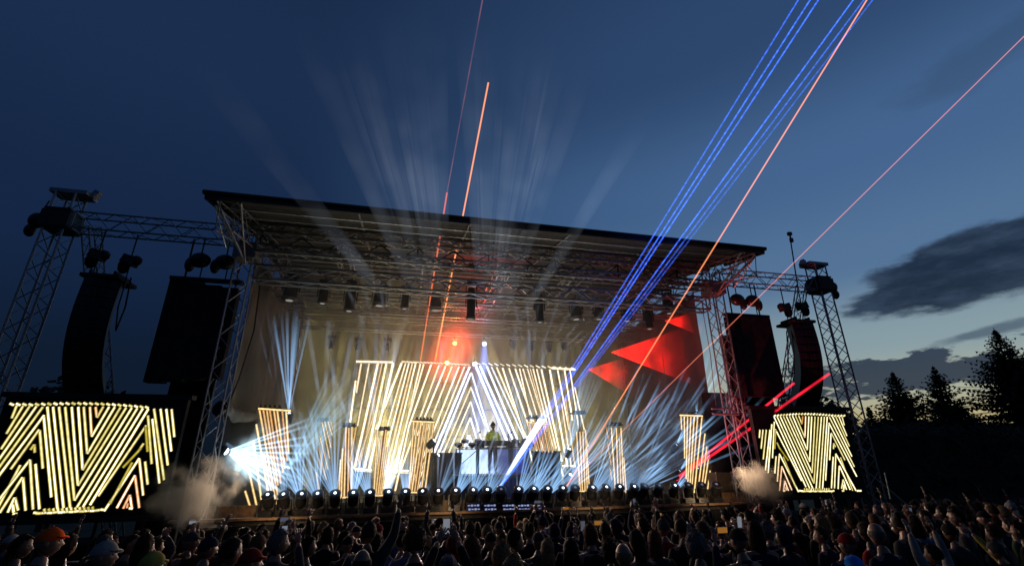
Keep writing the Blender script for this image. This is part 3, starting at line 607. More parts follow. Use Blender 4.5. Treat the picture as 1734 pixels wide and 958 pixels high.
for k in range(22): m.box(R @ Vector((-w / 2 + .05 + (w - .1) * k / 21, .08, .052)) + Vector((0, 0, .13)), ((w - .1) / 24, .15, .02), R)
m.build('keys', mat('key_white', (.6, .6, .58), .3), t)
for i, (a, b_, lab) in enumerate(((806, 815, 'black electronics box at the left end of the keyboard stand'), (860, 869, 'black mixer box at the right end of the keyboard stand'))):
    t, w = gear('mixer', lab, 'mixer', a, b_, .1); m = MB(); m.box((0, 0, .08), (w, .3, .14), Matrix.Rotation(radians(-10), 3, 'X')); m.build('case', BLACKP, t)
    m = MB()
    for k in range(8): m.tube((-w / 2 + w * (k % 4 + .5) / 4, -.05 + .1 * (k // 4), .14), (-w / 2 + w * (k % 4 + .5) / 4, -.05 + .1 * (k // 4), .18), .014, 6)
    m.build('knobs', ALU, t)
    m = MB(); q = w / 2; m.tube((-q * .4, .1, .1), (-q * .6, .12, .42), .012); m.tube((-q * .6, .12, .42), (q * .3, 0, .5), .012); m.ell((q * .36, -.01, .5), (.035, .06, .035)); m.build('microphone', BLACKM, t)
# side percussion rigs
def drum_rig(label, px, Y, n):
    p = P(px, 800, Y); t = thing('percussion_rig', label, 'percussion', (p.x, Y, RZ), 0, 'percussion pads flanking the keyboards')
    m = MB()
    for s_ in (-.3, .3): m.tube((s_, 0, 0), (s_, 0, .95), .022); m.tube((s_, -.2, .01), (s_, .2, .01), .02)
    m.tube((-.4, 0, .9), (.4, 0, .9), .022); m.tube((-.3, 0, .3), (.3, 0, .8), .014); m.build('stand', BLACKM, t)
    for k in range(n):
        m = MB(); q = Vector((-.36 + .72 * k / max(1, n - 1), -.06 + .1 * (k % 2), 1.0 + .12 * (k % 2))); Rm = Matrix.Translation(q) @ Matrix.Rotation(radians(18), 4, 'X'); m.lathe([(.12, -.05), (.14, -.04), (.14, .03), (.12, .05)], 12, Rm); m.build('pad', BLACKP, t)
drum_rig('black percussion pads on a stand left of the keyboards', 792, 17.5, 4); drum_rig('black percussion pads on a stand right of the keyboards', 882, 17.5, 5)

# ------------------------------------------------------------------ people
def skin_mesh(name, verts, edges, radii, sub=1):
    me = bpy.data.meshes.new(name + '_cage'); me.from_pydata([tuple(v) for v in verts], edges, []); ob = bpy.data.objects.new('cage', me); COL.objects.link(ob)
    md = ob.modifiers.new('s', 'SKIN'); md.use_smooth_shade = True; md.branch_smoothing = .3
    for i, r in enumerate(radii):
        sv = me.skin_vertices[0].data[i]; sv.radius = r if isinstance(r, tuple) else (r, r); sv.use_root = i == 0
    sd = ob.modifiers.new('d', 'SUBSURF'); sd.levels = sub; sd.render_levels = sub
    dg = bpy.context.evaluated_depsgraph_get(); ev = ob.evaluated_get(dg); me2 = bpy.data.meshes.new_from_object(ev, depsgraph=dg); me2.name = name
    bpy.data.objects.remove(ob); bpy.data.meshes.remove(me)
    return [v.co.copy() for v in me2.vertices], [tuple(p.vertices) for p in me2.polygons], me2
def rotz(v, a): return Vector((v[0] * cos(a) - v[1] * sin(a), v[0] * sin(a) + v[1] * cos(a), v[2]))
HEADC = Vector((0, .035, 1.655)); HR = Vector((.078, .099, .116))
def head_point(u, w):                    # u: azimuth from the face (+Y), w: polar -1..1
    r = sqrt(max(0, 1 - w * w)); v = Vector((sin(u) * r * HR.x, cos(u) * r * HR.y, w * HR.z))
    f = cos(u)
    if w < -.1: v.x *= 1 - .22 * (-w - .1); v.y += .012 * (-w) if f > 0 else .03 * (-w) * -f
    if w < -.35 and f < 0: v.y += .035 * (-w - .35) * (-f) * 2
    if f > .9 and -.35 < w < .12: v.y += .024 * (f - .9) / .1 * (1 - abs(w + .2) / .32) if abs(w + .2) < .32 else 0      # nose
    if f > .55 and abs(w - .1) < .14 and .2 < abs(sin(u)) < .6: v.y -= .011                                          # eye sockets
    if f > .8 and -.62 < w < -.5: v.y += .006
    return v
def head_mesh(m, turn=0.0, tilt=0.0, skin=0, eye=1):
    n, k = 24, 16; vs = []
    for j in range(k + 1):
        w = -cos(pi * j / k)
        for i in range(n): vs.append(head_point(2 * pi * i / n, w))
    fs = [(j * n + i, j * n + (i + 1) % n, (j + 1) * n + (i + 1) % n, (j + 1) * n + i) for j in range(k) for i in range(n)]
    R = Matrix.Rotation(turn, 3, 'Z') @ Matrix.Rotation(tilt, 3, 'X')
    m.add([R @ v + HEADC for v in vs], fs, skin)
    for s_ in (-1, 1):
        m.ell(R @ Vector((s_ * .078, -.006, .0)) + HEADC, (.012, .024, .034), 8, 6, R, skin)
        m.ell(R @ Vector((s_ * .031, .078, .014)) + HEADC, (.013, .01, .009), 8, 6, R, eye)
    m.box(R @ Vector((0, .086, -.062)) + HEADC, (.045, .012, .008), R, eye)
def hair_mesh(m, style, turn=0.0, tilt=0.0, seed=0):
    R = Matrix.Rotation(turn, 3, 'Z') @ Matrix.Rotation(tilt, 3, 'X'); n, k = 36, 20; vs = []; keep = {}
    rr = random.Random(seed); off = Vector((rr.uniform(0, 50), rr.uniform(0, 50), rr.uniform(0, 50)))
    drop = {'short': -.35, 'crop': -.25, 'curly': -.5, 'bob': -.95, 'long': -.8, 'bald': -.3, 'cap': .12, 'beanie': -.1, 'hood': -.9, 'bun': -.4}[style]
    thick = {'short': .012, 'crop': .009, 'curly': .03, 'bob': .02, 'long': .017, 'bald': .007, 'cap': .014, 'beanie': .017, 'hood': .03, 'bun': .014}[style]
    rough = {'short': .011, 'crop': .004, 'curly': .022, 'bob': .01, 'long': .01, 'bald': .003, 'cap': .002, 'beanie': .005, 'hood': .006, 'bun': .006}[style]
    for j in range(k + 1):
        w = -cos(pi * j / k)
        for i in range(n):
            u = 2 * pi * i / n; v = head_point(u, w); q = v.normalized()
            e = thick + rough * (noise.noise(v * 38 + off) + .6 * noise.noise(v * 90 + off))
            if style == 'bob' and w < 0: e += .018 * min(1, -w * 1.5)
            if style in ('long', 'bob') and w < -.5: v.z = max(v.z, -HR.z * .8)
            vs.append(R @ (v + q * e) + HEADC); f = cos(u)
            front = .58 if style not in ('cap', 'beanie', 'hood') else (.2 if style != 'hood' else .55)
            line = drop + (front - drop) * max(0, min(1, (f + .25) / .75)) 
            ok = w > line - .06
            if style == 'bald' and w > .35: ok = False
            keep[(j, i)] = ok
    fs = [(j * n + i, j * n + (i + 1) % n, (j + 1) * n + (i + 1) % n, (j + 1) * n + i) for j in range(k) for i in range(n) if keep[(j, i)] and keep[(min(k, j + 1), i)] and keep[(j, (i + 1) % n)]]
    m.add(vs, fs)
    if style in ('short', 'curly', 'bob', 'long', 'crop', 'bun') and fs:        # loose tufts that break the outline
        tl = {'short': .022, 'curly': .04, 'bob': .026, 'long': .026, 'crop': .010, 'bun': .016}[style]
        for _ in range(520):
            f = rr.choice(fs); p = (vs[f[0]] + vs[f[2]]) / 2; q = (p - HEADC).normalized(); tang = Vector((rr.gauss(0, 1), rr.gauss(0, 1), rr.gauss(0, 1) - .5)); tang -= q * tang.dot(q); tang.normalize()
            out_ = rr.uniform(.3, 1.1) if style in ('curly',) else rr.uniform(.15, .7); e = p + (tang + q * out_) * tl * rr.uniform(.5, 1.2); sd = tang.cross(q) * .0035; m.add([p - sd - q * .004, p + sd - q * .004, e], [(0, 1, 2)])
    if style == 'long':                  # a fall of hair down the back, real thickness
        g_ = []; nn_ = 9; kk = 7
        for layer in (0, 1):
            for j in range(kk + 1):
                for i in range(nn_):
                    a = (i / (nn_ - 1) - .5) * 2.2; rad = .1 + .02 * sin(j * .8) - layer * .03; z = -.03 - j * .048
                    p = Vector((sin(a) * rad * (1 - .02 * j), -cos(a) * rad - .012, z)); p += Vector((1, 1, .3)) * .008 * noise.noise(p * 30 + off); g_.append(R @ p + HEADC)
        q = nn_ * (kk + 1); ff = [(j * nn_ + i, j * nn_ + i + 1, (j + 1) * nn_ + i + 1, (j + 1) * nn_ + i) for j in range(kk) for i in range(nn_ - 1)]
        ff += [tuple(q + x for x in reversed(f)) for f in ff]; ff += [(kk * nn_ + i, kk * nn_ + i + 1, q + kk * nn_ + i + 1, q + kk * nn_ + i) for i in range(nn_ - 1)]; m.add(g_, ff)
    if style == 'bun': m.ell(R @ Vector((0, -.085, .085)) + HEADC, (.05, .05, .045), 10, 8)
    if style == 'cap':
        pts = [(sin(a) * .078, cos(a) * .09 + .055 * cos(a), .05 - .02 * cos(a)) for a in [(-1.15 + 2.3 * i / 10) for i in range(11)]]
        m.prism([R @ Vector(p) + HEADC for p in pts], R @ Vector((0, -.004, .012))); m.ell(R @ Vector((0, -.005, .139)) + HEADC, (.012, .012, .006), 8, 5)
    if style == 'beanie': m.ell(R @ Vector((0, -.01, .145)) + HEADC, (.035, .035, .022), 8, 6)
    if style == 'hood': m.ell(R @ Vector((0, -.07, -.12)) + HEADC, (.1, .07, .05), 12, 8)

def body_skel(pose, lean=0.0, stance=.1):
    V = []; E_ = []; Rr = []
    def add(p, r, par=None):
        V.append(Vector(p)); Rr.append(r)
        if par is not None: E_.append((par, len(V) - 1))
        return len(V) - 1
    pel = add((0, 0, .95), (.15, .12)); sp1 = add((0, -.01, 1.14), (.135, .105), pel); ch = add((0, -.015, 1.32), (.155, .115), sp1)
    nb = add((0, -.002, 1.46), (.075, .07), ch); ne = add((0, .018, 1.56), (.054, .056), nb)
    for s_ in (-1, 1):
        h = add((s_ * .09, 0, .86), .088, pel); kn = add((s_ * (stance), .03, .48), .06, h); an = add((s_ * (stance + .01), -.01, .09), .042, kn); add((s_ * (stance + .03), .15, .035), .036, an)
    hands = []
    for s_ in (-1, 1):
        a = pose[0 if s_ < 0 else 1]
        sh = add((s_ * .175, -.01, 1.405), .062, ch)
        el = add((s_ * a[0][0], a[0][1], a[0][2]), .045, sh); wr = add((s_ * a[1][0], a[1][1], a[1][2]), .03, el); hands.append((el, wr))
    return V, E_, Rr, hands
POSES = {  # (elbow, wrist) per arm, right-hand coordinates mirrored by side
    'down': (((.25, -.03, 1.12), (.25, .06, .88)), ((.25, -.03, 1.12), (.26, .07, .89))),
    'crossed': (((.24, .04, 1.14), (.08, .2, 1.12)), ((.24, .04, 1.14), (.06, .22, 1.08))),
    'filming': (((.24, .16, 1.3), (.1, .3, 1.62)), ((.24, .16, 1.3), (.1, .3, 1.62))),
    'film_high': (((.26, .12, 1.5), (.09, .26, 1.86)), ((.26, .12, 1.5), (.09, .26, 1.86))),
    'one_up': (((.25, -.03, 1.12), (.25, .06, .88)), ((.3, .06, 1.62), (.33, .1, 1.92))),
    'both_up': (((.3, .05, 1.62), (.27, .1, 1.92)), ((.3, .05, 1.62), (.24, .08, 1.93))),
    'clap_high': (((.3, .08, 1.6), (.05, .14, 1.82)), ((.3, .08, 1.6), (.05, .14, 1.82))),
    'reach': (((.25, -.03, 1.12), (.25, .06, .88)), ((.27, .18, 1.56), (.22, .36, 1.84))),
    'playing': (((.25, .06, 1.14), (.2, .34, 1.08)), ((.25, .05, 1.14), (.16, .33, 1.07))),
}
def hand(m, wr, el, s_, curl=.35):
    d = (wr - el).normalized(); side = Vector((1, 0, 0)) - d * d.x; side.normalize(); pn = d.cross(side).normalized()
    palm = wr + d * .05; m.ell(palm, (.038, .018, .052), 8, 6, Matrix((side, pn, d)).transposed())
    for i, (ox, ln_) in enumerate(((-.028, .062), (-.010, .075), (.009, .07), (.027, .055))):
        b0 = palm + side * ox + d * .042; b1 = b0 + d * ln_ * .55 + side * ox * .25 + pn * .004; b2 = b1 + d * ln_ * .5 * cos(curl) + pn * ln_ * .5 * sin(curl); m.tube(b0, b1, .0095, 6, .009); m.tube(b1, b2, .009, 6, .007)
    t0 = palm - side * s_ * .03 - d * .01; t1 = t0 - side * s_ * .03 + d * .03; t2 = t1 + d * .035 + pn * .012; m.tube(t0, t1, .012, 6, .011); m.tube(t1, t2, .011, 6, .008)
CACHE = {}
def person_meshes(pose):
    if pose in CACHE: return CACHE[pose]
    V, E_, Rr, hands = body_skel(POSES[pose]); vs, fs, me = skin_mesh('body', V, E_, Rr); m = MB(); m.add(vs, fs)
    for (el, wr), s_ in zip(hands, (-1, 1)): hand(m, V[wr], V[el], s_)
    body = (m.v, m.f)
    idx = lambda vv: vv
    # shirt: torso and sleeves, a loose shell over the body
    Vs = []; Es = []; Rs = []
    def add(p, r, par=None):
        Vs.append(Vector(p)); Rs.append(r)
        if par is not None: Es.append((par, len(Vs) - 1))
        return len(Vs) - 1
    a0 = add((0, 0, 1.12), (.16, .13)); a1 = add((0, 0, .93), (.175, .145), a0); a2 = add((0, -.012, 1.3), (.18, .14), a0); a3 = add((0, -.004, 1.44), (.1, .09), a2); add((0, .006, 1.495), (.07, .07), a3)
    for s_ in (-1, 1):
        p = POSES[pose][0 if s_ < 0 else 1]; sh = add((s_ * .178, -.01, 1.4), .082, a2); e = Vector((s_ * p[0][0], p[0][1], p[0][2])); w = Vector((s_ * p[1][0], p[1][1], p[1][2]))
        el = add(e, .062, sh); add(e.lerp(w, .9), .042, el)
    _, _, shirt = skin_mesh('shirt', Vs, Es, Rs)
    Vs.clear(); Es.clear(); Rs.clear()
    p0 = add((0, 0, .96), (.155, .125)); 
    for s_ in (-1, 1): h = add((s_ * .092, 0, .85), .102, p0); k_ = add((s_ * .1, .03, .48), .076, h); add((s_ * .11, -.008, .1), .06, k_)
    _, _, trou = skin_mesh('trousers', Vs, Es, Rs)
    CACHE[pose] = (body, shirt, trou); return CACHE[pose]
SKINS = [mat(f'skin_{n}', c, .5, 0, .08, 20, .05) for n, c in (('light', (.27, .15, .105)), ('tan', (.2, .11, .07)), ('brown', (.09, .05, .03)))]
EYE = mat('eye_dark', (.03, .02, .02), .3)
HAIRC = {'black': (.008, .007, .006), 'dark brown': (.022, .013, .008), 'brown': (.06, .032, .016), 'blond': (.2, .13, .06), 'grey': (.11, .105, .1), 'auburn': (.09, .028, .012)}
HAIRM = {k: mat('hair_' + k.replace(' ', '_'), c, .7, 0, .5, 60, 1.0, .12, .35) for k, c in HAIRC.items()}
CLOTHC = {'black': (.012, .012, .013), 'navy': (.012, .016, .035), 'grey': (.045, .044, .044), 'dark green': (.02, .05, .03), 'white': (.26, .25, .23), 'red': (.22, .015, .015), 'light blue': (.08, .13, .22), 'brown': (.08, .045, .025), 'bright blue': (.02, .22, .75), 'yellow': (.3, .25, .05), 'orange': (.75, .09, .01), 'yellow green': (.5, .5, .04)}
CLOTHM = {k: mat('garment_' + k.replace(' ', '_'), c, .95, 0, .2, 14, .4, .1, .12) for k, c in CLOTHC.items()}
HEADS = {}
def make_mesh_set(pose, style, turn, seed):
    key = (pose, style, round(turn, 1), seed)
    if key in HEADS: return HEADS[key]
    body, shirt, trou = person_meshes(pose); m = MB(); m.add(*body); head_mesh(m, turn)
    bm_ = m.mesh('person_body', [SKINS[0], EYE], True); h = MB(); hair_mesh(h, style, turn, 0, seed); hm = h.mesh('hair', [HAIRM['black']], True)
    HEADS[key] = (bm_, shirt, trou, hm); return HEADS[key]
def set_mat(o, m, i=0):
    o.material_slots[i].link = 'OBJECT'; o.material_slots[i].material = m
def person(loc, rz, scale, pose, style, turn, seed, skin, hairm, topm, botm, label, group=None, cap=False):
    bm_, shirt, trou, hm = make_mesh_set(pose, style, turn, seed)
    for me in (shirt, trou):
        if not me.materials: me.materials.append(CLOTHM['black'])
    b_ = bpy.data.objects.new('person', bm_); COL.objects.link(b_); b_.location = loc; b_.rotation_euler = (0, 0, rz); b_.scale = (scale,) * 3; tag(b_, label, 'person', group); set_mat(b_, SKINS[skin])
    nm = {'cap': 'cap', 'beanie': 'beanie', 'hood': 'hood'}.get(style, 'hair')
    for me, n_, mt in ((shirt, 'top', topm), (trou, 'trousers', botm), (hm, nm, hairm)):
        c = bpy.data.objects.new(n_, me); COL.objects.link(c); c.parent = b_; set_mat(c, mt)
    return b_
# performer
pd = P(834, 802, 17.75)
JACKET = mat('patterned_jacket', (.42, .5, .06), .8, 0, .55, 9, .3)
person((pd.x, 17.75, RZ), pi, 1.0, 'playing', 'beanie', .25, 1, 1, CLOTHM['black'], JACKET, CLOTHM['black'], 'performer in a yellow green jacket and dark trousers behind the keyboards')

# crowd ------------------------------------------------------------
rc = random.Random(5); CROWD = 'people in the crowd before the stage'
spots = []; y = 5.15; row = 0
while y < 14.3:
    lo = P(-25, 915, y).x; hi = P(1760, 905, y).x; 
    if y > 13.4: lo, hi = max(lo, 12.6), hi
    x = lo + rc.uniform(0, .4)
    gap = .545 + .034 * (y - 4.7)
    while x < hi:
        spots.append((x + rc.uniform(-.12, .12), y + rc.uniform(-.2, .2))); x += gap * rc.uniform(.82, 1.3)
    y += .72 + .025 * (y - 4.7)
styles = ['short'] * 7 + ['crop'] * 3 + ['long'] * 4 + ['curly'] * 3 + ['bob'] * 2 + ['bald'] + ['bun'] * 2 + ['cap'] * 3 + ['beanie'] * 2 + ['hood']
poses_far = ['down'] * 30 + ['filming'] + ['film_high'] + ['one_up'] * 2 + ['both_up'] + ['clap_high'] + ['reach']
SDESC = {'short': '{h} short hair', 'crop': 'cropped {h} hair', 'long': 'long {h} hair', 'curly': 'curly {h} hair', 'bob': '{h} bobbed hair', 'bald': 'bald crown', 'bun': '{h} hair bun', 'cap': '{c} peaked cap', 'beanie': '{c} beanie', 'hood': '{c} hood up'}
PDESC = {'down': '', 'crossed': '', 'filming': ', filming', 'film_high': ', filming overhead', 'one_up': ', arm raised', 'both_up': ', arms raised', 'clap_high': ', clapping overhead', 'reach': ', arm reaching'}
def zone(px):
    for lim, s_ in ((150, 'far left'), (330, 'below left video wall'), (520, 'below left stage end'), (690, 'below left floor lamps'), (800, 'left of riser'), (930, 'below performer'), (1090, 'right of riser'), (1260, 'below right stage end'), (1460, 'below right video wall')):
        if px < lim: return s_
    return 'before the conifers'
def proj(p):
    d = Vector(p) - CAM; k = d.dot(FW); return SRC_W / 2 + FPX * d.dot(RT) / k, SRC_H / 2 - FPX * d.dot(UP) / k, k
special = [  # (px, py of crown, Y, style, hair or headwear material, top colour, pose, turn, skin, label)
    (85, 890, 6.3, 'cap', 'orange', 'black', 'down', -.9, 0, 'person in a bright orange red peaked cap, head turned right'),
    (178, 912, 5.7, 'cap', 'white', 'black', 'down', -1.2, 0, 'person in a pale grey white peaked cap facing right'),
    (258, 930, 5.1, 'cap', 'yellow', 'black', 'down', -.3, 0, 'person in a dull yellow cap near the bottom edge'),
    (425, 925, 5.3, 'cap', 'red', 'black', 'down', -1.0, 0, 'person in a dark red peaked cap near the bottom edge'),
    (1447, 940, 4.5, 'hood', 'bright blue', 'bright blue', 'down', 0, 0, 'person wearing a bright blue hood at the bottom edge'),
    (392, 905, 5.4, 'crop', 'dark brown', 'black', 'down', -.4, 0, 'tall person with cropped hair and slim neck before the left stage end'),
    (705, 888, 5.6, 'curly', 'brown', 'black', 'down', .1, 0, 'tall person with thick curly brown hair below the left floor lamps'),
    (615, 925, 5.0, 'bald', 'dark brown', 'black', 'down', 0, 1, 'bald headed person at the bottom edge left of centre'),
    (850, 918, 5.3, 'curly', 'blond', 'black', 'down', .2, 0, 'person with wavy blond hair at the bottom edge under the performer'),
    (868, 942, 4.6, 'curly', 'blond', 'black', 'down', 0, 0, 'person with curly blond hair lowest under the performer'),
    (800, 905, 5.2, 'long', 'auburn', 'black', 'down', 0, 0, 'person with long auburn hair below the riser'),
    (625, 880, 7.0, 'short', 'dark brown', 'grey', 'one_up', 0, 0, 'person in a grey top with one arm held up below the left floor lamps'),
    (1580, 918, 4.9, 'short', 'dark brown', 'white', 'both_up', 0, 0, 'person in a pale top raising both hands at the lower right'),
    (1690, 925, 5.2, 'beanie', 'grey', 'yellow', 'reach', -.4, 0, 'person in a yellowish top and knitted cap reaching forward at the lower right'),
    (760, 935, 4.7, 'bun', 'grey', 'black', 'film_high', 0, 0, 'person with tied grey hair lifting a phone at the bottom edge'),
]
people = []
for (px, py, Y, sty, hc, tcol, po, tu, sk, lab) in special:
    c = P(px, py, Y); x = c.x; s_ = (c.z - gz(x, Y)) / 1.79; s_ = max(.86, min(1.16, s_))
    people.append((x, Y, s_, po, sty, tu, sk, hc, tcol, lab))
taken = [(p[0], p[1]) for p in people]
cands = []
for (x, yy) in spots:
    if any((x - a) ** 2 + ((yy - b_) * .75) ** 2 < .36 for a, b_ in taken): continue
    cands.append((x, yy))
rc.shuffle(cands); cands.sort(key=lambda q: q[1] > 12.4); cands = cands[:285]
labels = set(); PHONES = []
for (x, yy) in cands:
    sty = rc.choice(styles); hc = rc.choice(['black'] * 5 + ['dark brown'] * 5 + ['brown'] * 4 + ['blond', 'grey', 'auburn']); tcol = rc.choice(['black'] * 8 + ['navy'] * 3 + ['grey', 'grey', 'dark green', 'brown', 'brown', 'red', 'light blue'])
    if sty in ('cap', 'beanie', 'hood'): hc = rc.choice(['black', 'navy', 'grey', 'black', 'brown', 'red', 'white'])
    if sty == 'hood': hc = tcol
    po = rc.choice(poses_far) if yy > 7.5 else rc.choice(['down'] * 14 + ['filming'])
    if yy > 7.5 and rc.random() < .05 and x > 2: po = rc.choice(['one_up', 'both_up', 'reach'])
    tu = rc.choice([0, 0, 0, .3, -.3, .6, -.6, -1.0]) if x > 0 else rc.choice([-.3, -.6, -.9, 0, -1.1])
    s_ = rc.uniform(.93, 1.06); sk = rc.choice([0, 0, 0, 1, 1, 2])
    px = proj((x, yy, gz(x, yy) + 1.75))[0]
    who = SDESC[sty].format(h=hc, c=hc); near = 'near, ' if yy < 6.3 else ('midway, ' if yy < 9.3 else 'by barrier, ')
    lab = f'spectator with {who}, {tcol} top{PDESC[po]}, {near}{zone(px)}'
    people.append((x, yy, s_, po, sty, tu, sk, hc, tcol, lab))
cnt = {}
for p in people: cnt[p[9]] = cnt.get(p[9], 0) + 1
for i, (x, yy, s_, po, sty, tu, sk, hc, tcol, lab) in enumerate(people):
    p_lab = lab
    if len(lab.split()) > 14: lab = lab.replace('spectator with ', 'spectator, ')
    if cnt[p_lab] > 1:
        px = proj((x, yy, 2))[0]; same = sorted((proj((q[0], q[1], 2))[0] for q in people if q[9] == p_lab)); k = same.index(px)
        lab = lab.replace('spectator', ('leftmost spectator', 'second spectator', 'third spectator', 'fourth spectator', 'fifth spectator')[min(k, 4)], 1)
    hm_ = CLOTHM[hc] if sty in ('cap', 'beanie', 'hood') else HAIRM[hc]
    person((x, yy, gz(x, yy) - .01), rc.uniform(-.25, .25) - math.atan2(x - XC, 17 - yy) * -.5, s_, po, sty, tu, i % 3, sk, hm_, CLOTHM[tcol], CLOTHM['navy' if i % 3 else 'black'], lab, CROWD)
    if po in ('filming', 'film_high') : PHONES.append((x, yy, s_, po))
# phones held up by the crowd
ph_scr = [emis('phone_screen_white', (.75, .82, 1), .22), emis('phone_screen_amber', (1, .42, .08), .25), emis('phone_screen_dim', (.25, .3, .42), .25)]
for i, (x, yy, s_, po) in enumerate(PHONES):
    px = proj((x, yy, 2))[0]; z = gz(x, yy) + (1.72 if po == 'filming' else 1.97) * s_
    t = thing('phone', f'{("small lit", "amber lit", "dim")[i % 3]} phone held up by a spectator, ' + ('nearest rows, ' if yy < 6.3 else ('middle rows, ' if yy < 9.3 else 'front rows, ')) + zone(px), 'phone', (x, yy + .31 * s_, z), 0, 'phones held up in the crowd')
    m = MB(); land = i % 2; d_ = (.145, .009, .07) if land else (.07, .009, .145); m.box((0, 0, 0), d_, Matrix.Rotation(.12, 3, 'X')); m.build('phone_case', BLACKP, t)
    m = MB(); m.box((0, -.0062, 0), (d_[0] * .9, .002, d_[2] * .9), Matrix.Rotation(.12, 3, 'X')); m.build('phone_screen', ph_scr[i % 3], t)
# crowd barrier
m = MB(); xa, xb = -8, 13; k = 28
for i in range(k + 1): x = xa + (xb - xa) * i / k; m.tube((x, 14.1, gz(x, 14.1)), (x, 14.1, 1.05), .025, 6)
m.tube((xa, 14.1, 1.05), (xb, 14.1, 1.05), .03, 6); m.box(((xa + xb) / 2, 14.12, .5), (xb - xa, .02, .9)); tag(m.build('crowd_barrier', STEEL), 'low metal crowd barrier between the front row and the stage', 'barrier')

# ------------------------------------------------------------------ floor lamps along the stage lip
LENS_ON = emis('lamp_lens_lit', (.75, .9, 1.0), 4.0); LENS_OFF = mat('lamp_lens_dark', (.03, .035, .05), .1, 0, .1, 5)
GLOWBLUE = (.32, .60, 1.0)
def cone_fan(name, label, src, dirs, L, r0, k, material, group=None, rnd=None, start=.12, n=7):
    """one fan of light rays: slim cones of self-glowing air that start at a lamp"""
    m = MB()
    for d in dirs:
        d = Vector(d).normalized(); l = L * (rnd.uniform(.8, 1.0) if rnd else 1)
        m.tube(d * start, d * l, r0 + k * start, n, r0 + k * l)
    o = m.build(name, material, loc=None); o.location = src
    return tag(o, label, 'light beam', group, 'stuff')
def spot(parent_loc, d, energy, color, size=radians(30), blend=.6, radius=.06, name='lamp_light', parent=None):
    l = bpy.data.lights.new(name, 'SPOT'); l.energy = energy; l.color = color; l.spot_size = size; l.spot_blend = blend; l.shadow_soft_size = radius
    o = bpy.data.objects.new(name, l); COL.objects.link(o); o.location = parent_loc; o.rotation_euler = Vector(d).to_track_quat('-Z', 'Y').to_euler(); return o
def point(loc, energy, color, radius=.1, name='lamp_light'):
    l = bpy.data.lights.new(name, 'POINT'); l.energy = energy; l.color = color; l.shadow_soft_size = radius
    o = bpy.data.objects.new(name, l); COL.objects.link(o); o.location = loc; return o
YF = 15.2
lamp_px = [(455, 850, 1), (483, 850, 1), (511, 849, 1), (540, 849, 1), (568, 848, 1), (598, 848, 1), (627, 848, 1), (656, 847, 1), (686, 847, 1), (714, 846, 1), (740, 846, 1), (769, 845, 1), (797, 844, 1), (822, 843, 1), (847, 842, 0), (875, 842, 1), (899, 841, 1), (924, 841, 1), (949, 840, 1), (972, 840, 0), (998, 839, 1), (1021, 838, 1), (1045, 838, 1), (1068, 837, 1), (1088, 837, 0), (1112, 836, 0), (1137, 834, 1), (1163, 834, 0), (1186, 834, 0), (1210, 834, 0)]
# fan: mean lean in the picture plane (degrees, + right), half spread, length (m), strength
fans = {0: (-2, 12, 1.5, .5), 1: (-14, 10, 1.3, .5), 2: (-24, 18, 2.6, 1), 3: (-24, 20, 3.0, 1), 4: (-18, 20, 3.2, .9), 5: (0, 15, 1.9, 1.2), 6: (-20, 15, 1.7, 1.2), 7: (2, 14, 1.9, 1.3), 8: (-3, 12, 1.5, 1.1), 9: (24, 10, .6, .5), 10: (28, 12, 1.4, .5), 11: (27, 16, 1.5, 1.1), 12: (24, 22, 1.6, 1.0), 13: (30, 20, 1.4, .8), 15: (34, 18, 2.0, 1.1), 16: (36, 18, 2.1, 1.2), 17: (44, 15, 3.4, 1.0), 18: (46, 16, 4.4, .9), 20: (44, 18, 5.6, .9), 21: (48, 19, 5.8, .9), 22: (52, 16, 5.0, .8), 23: (54, 18, 6.2, 1.0), 26: (52, 9, 1.1, .9)}
rb = random.Random(3)
proto = thing('floor_lamp', 'x', 'stage lamp', (0, 0, 0))
m = MB(); m.box((0, 0, .07), (.40, .30, .14), top=.92); m.box((0, -.152, .07), (.2, .01, .06)); m.build('base', BLACKP, proto)
m = MB()
for s_ in (-1, 1): m.prism([(s_ * .19, -.06, .13), (s_ * .19, .06, .13), (s_ * .19, .05, .46), (s_ * .19, -.05, .46)], (s_ * .035, 0, 0))
m.box((0, 0, .15), (.44, .11, .03))
m.build('yoke', BLACKP, proto)
hd = MB(); Mh = Matrix.Translation((0, 0, .40)) @ Matrix.Rotation(radians(38), 4, 'X'); hd.lathe([(.10, -.2), (.15, -.17), (.175, -.05), (.17, .1), (.16, .2), (.175, .22), (.175, .26), (.12, .262)], 18, Mh); hdo = hd.build('head', BLACKP, proto, smooth_=True)
m = MB(); m.lathe([(.176, .225), (.186, .23), (.186, .25), (.176, .255)], 18, Mh); m.build('front_ring', mat('ring_metal', (.25, .25, .26), .35, .8), hdo)
m = MB(); m.lathe([(.046, .264), (.04, .28), (.015, .288)], 14, Mh); lens_m = m.mesh('lens', [LENS_ON])
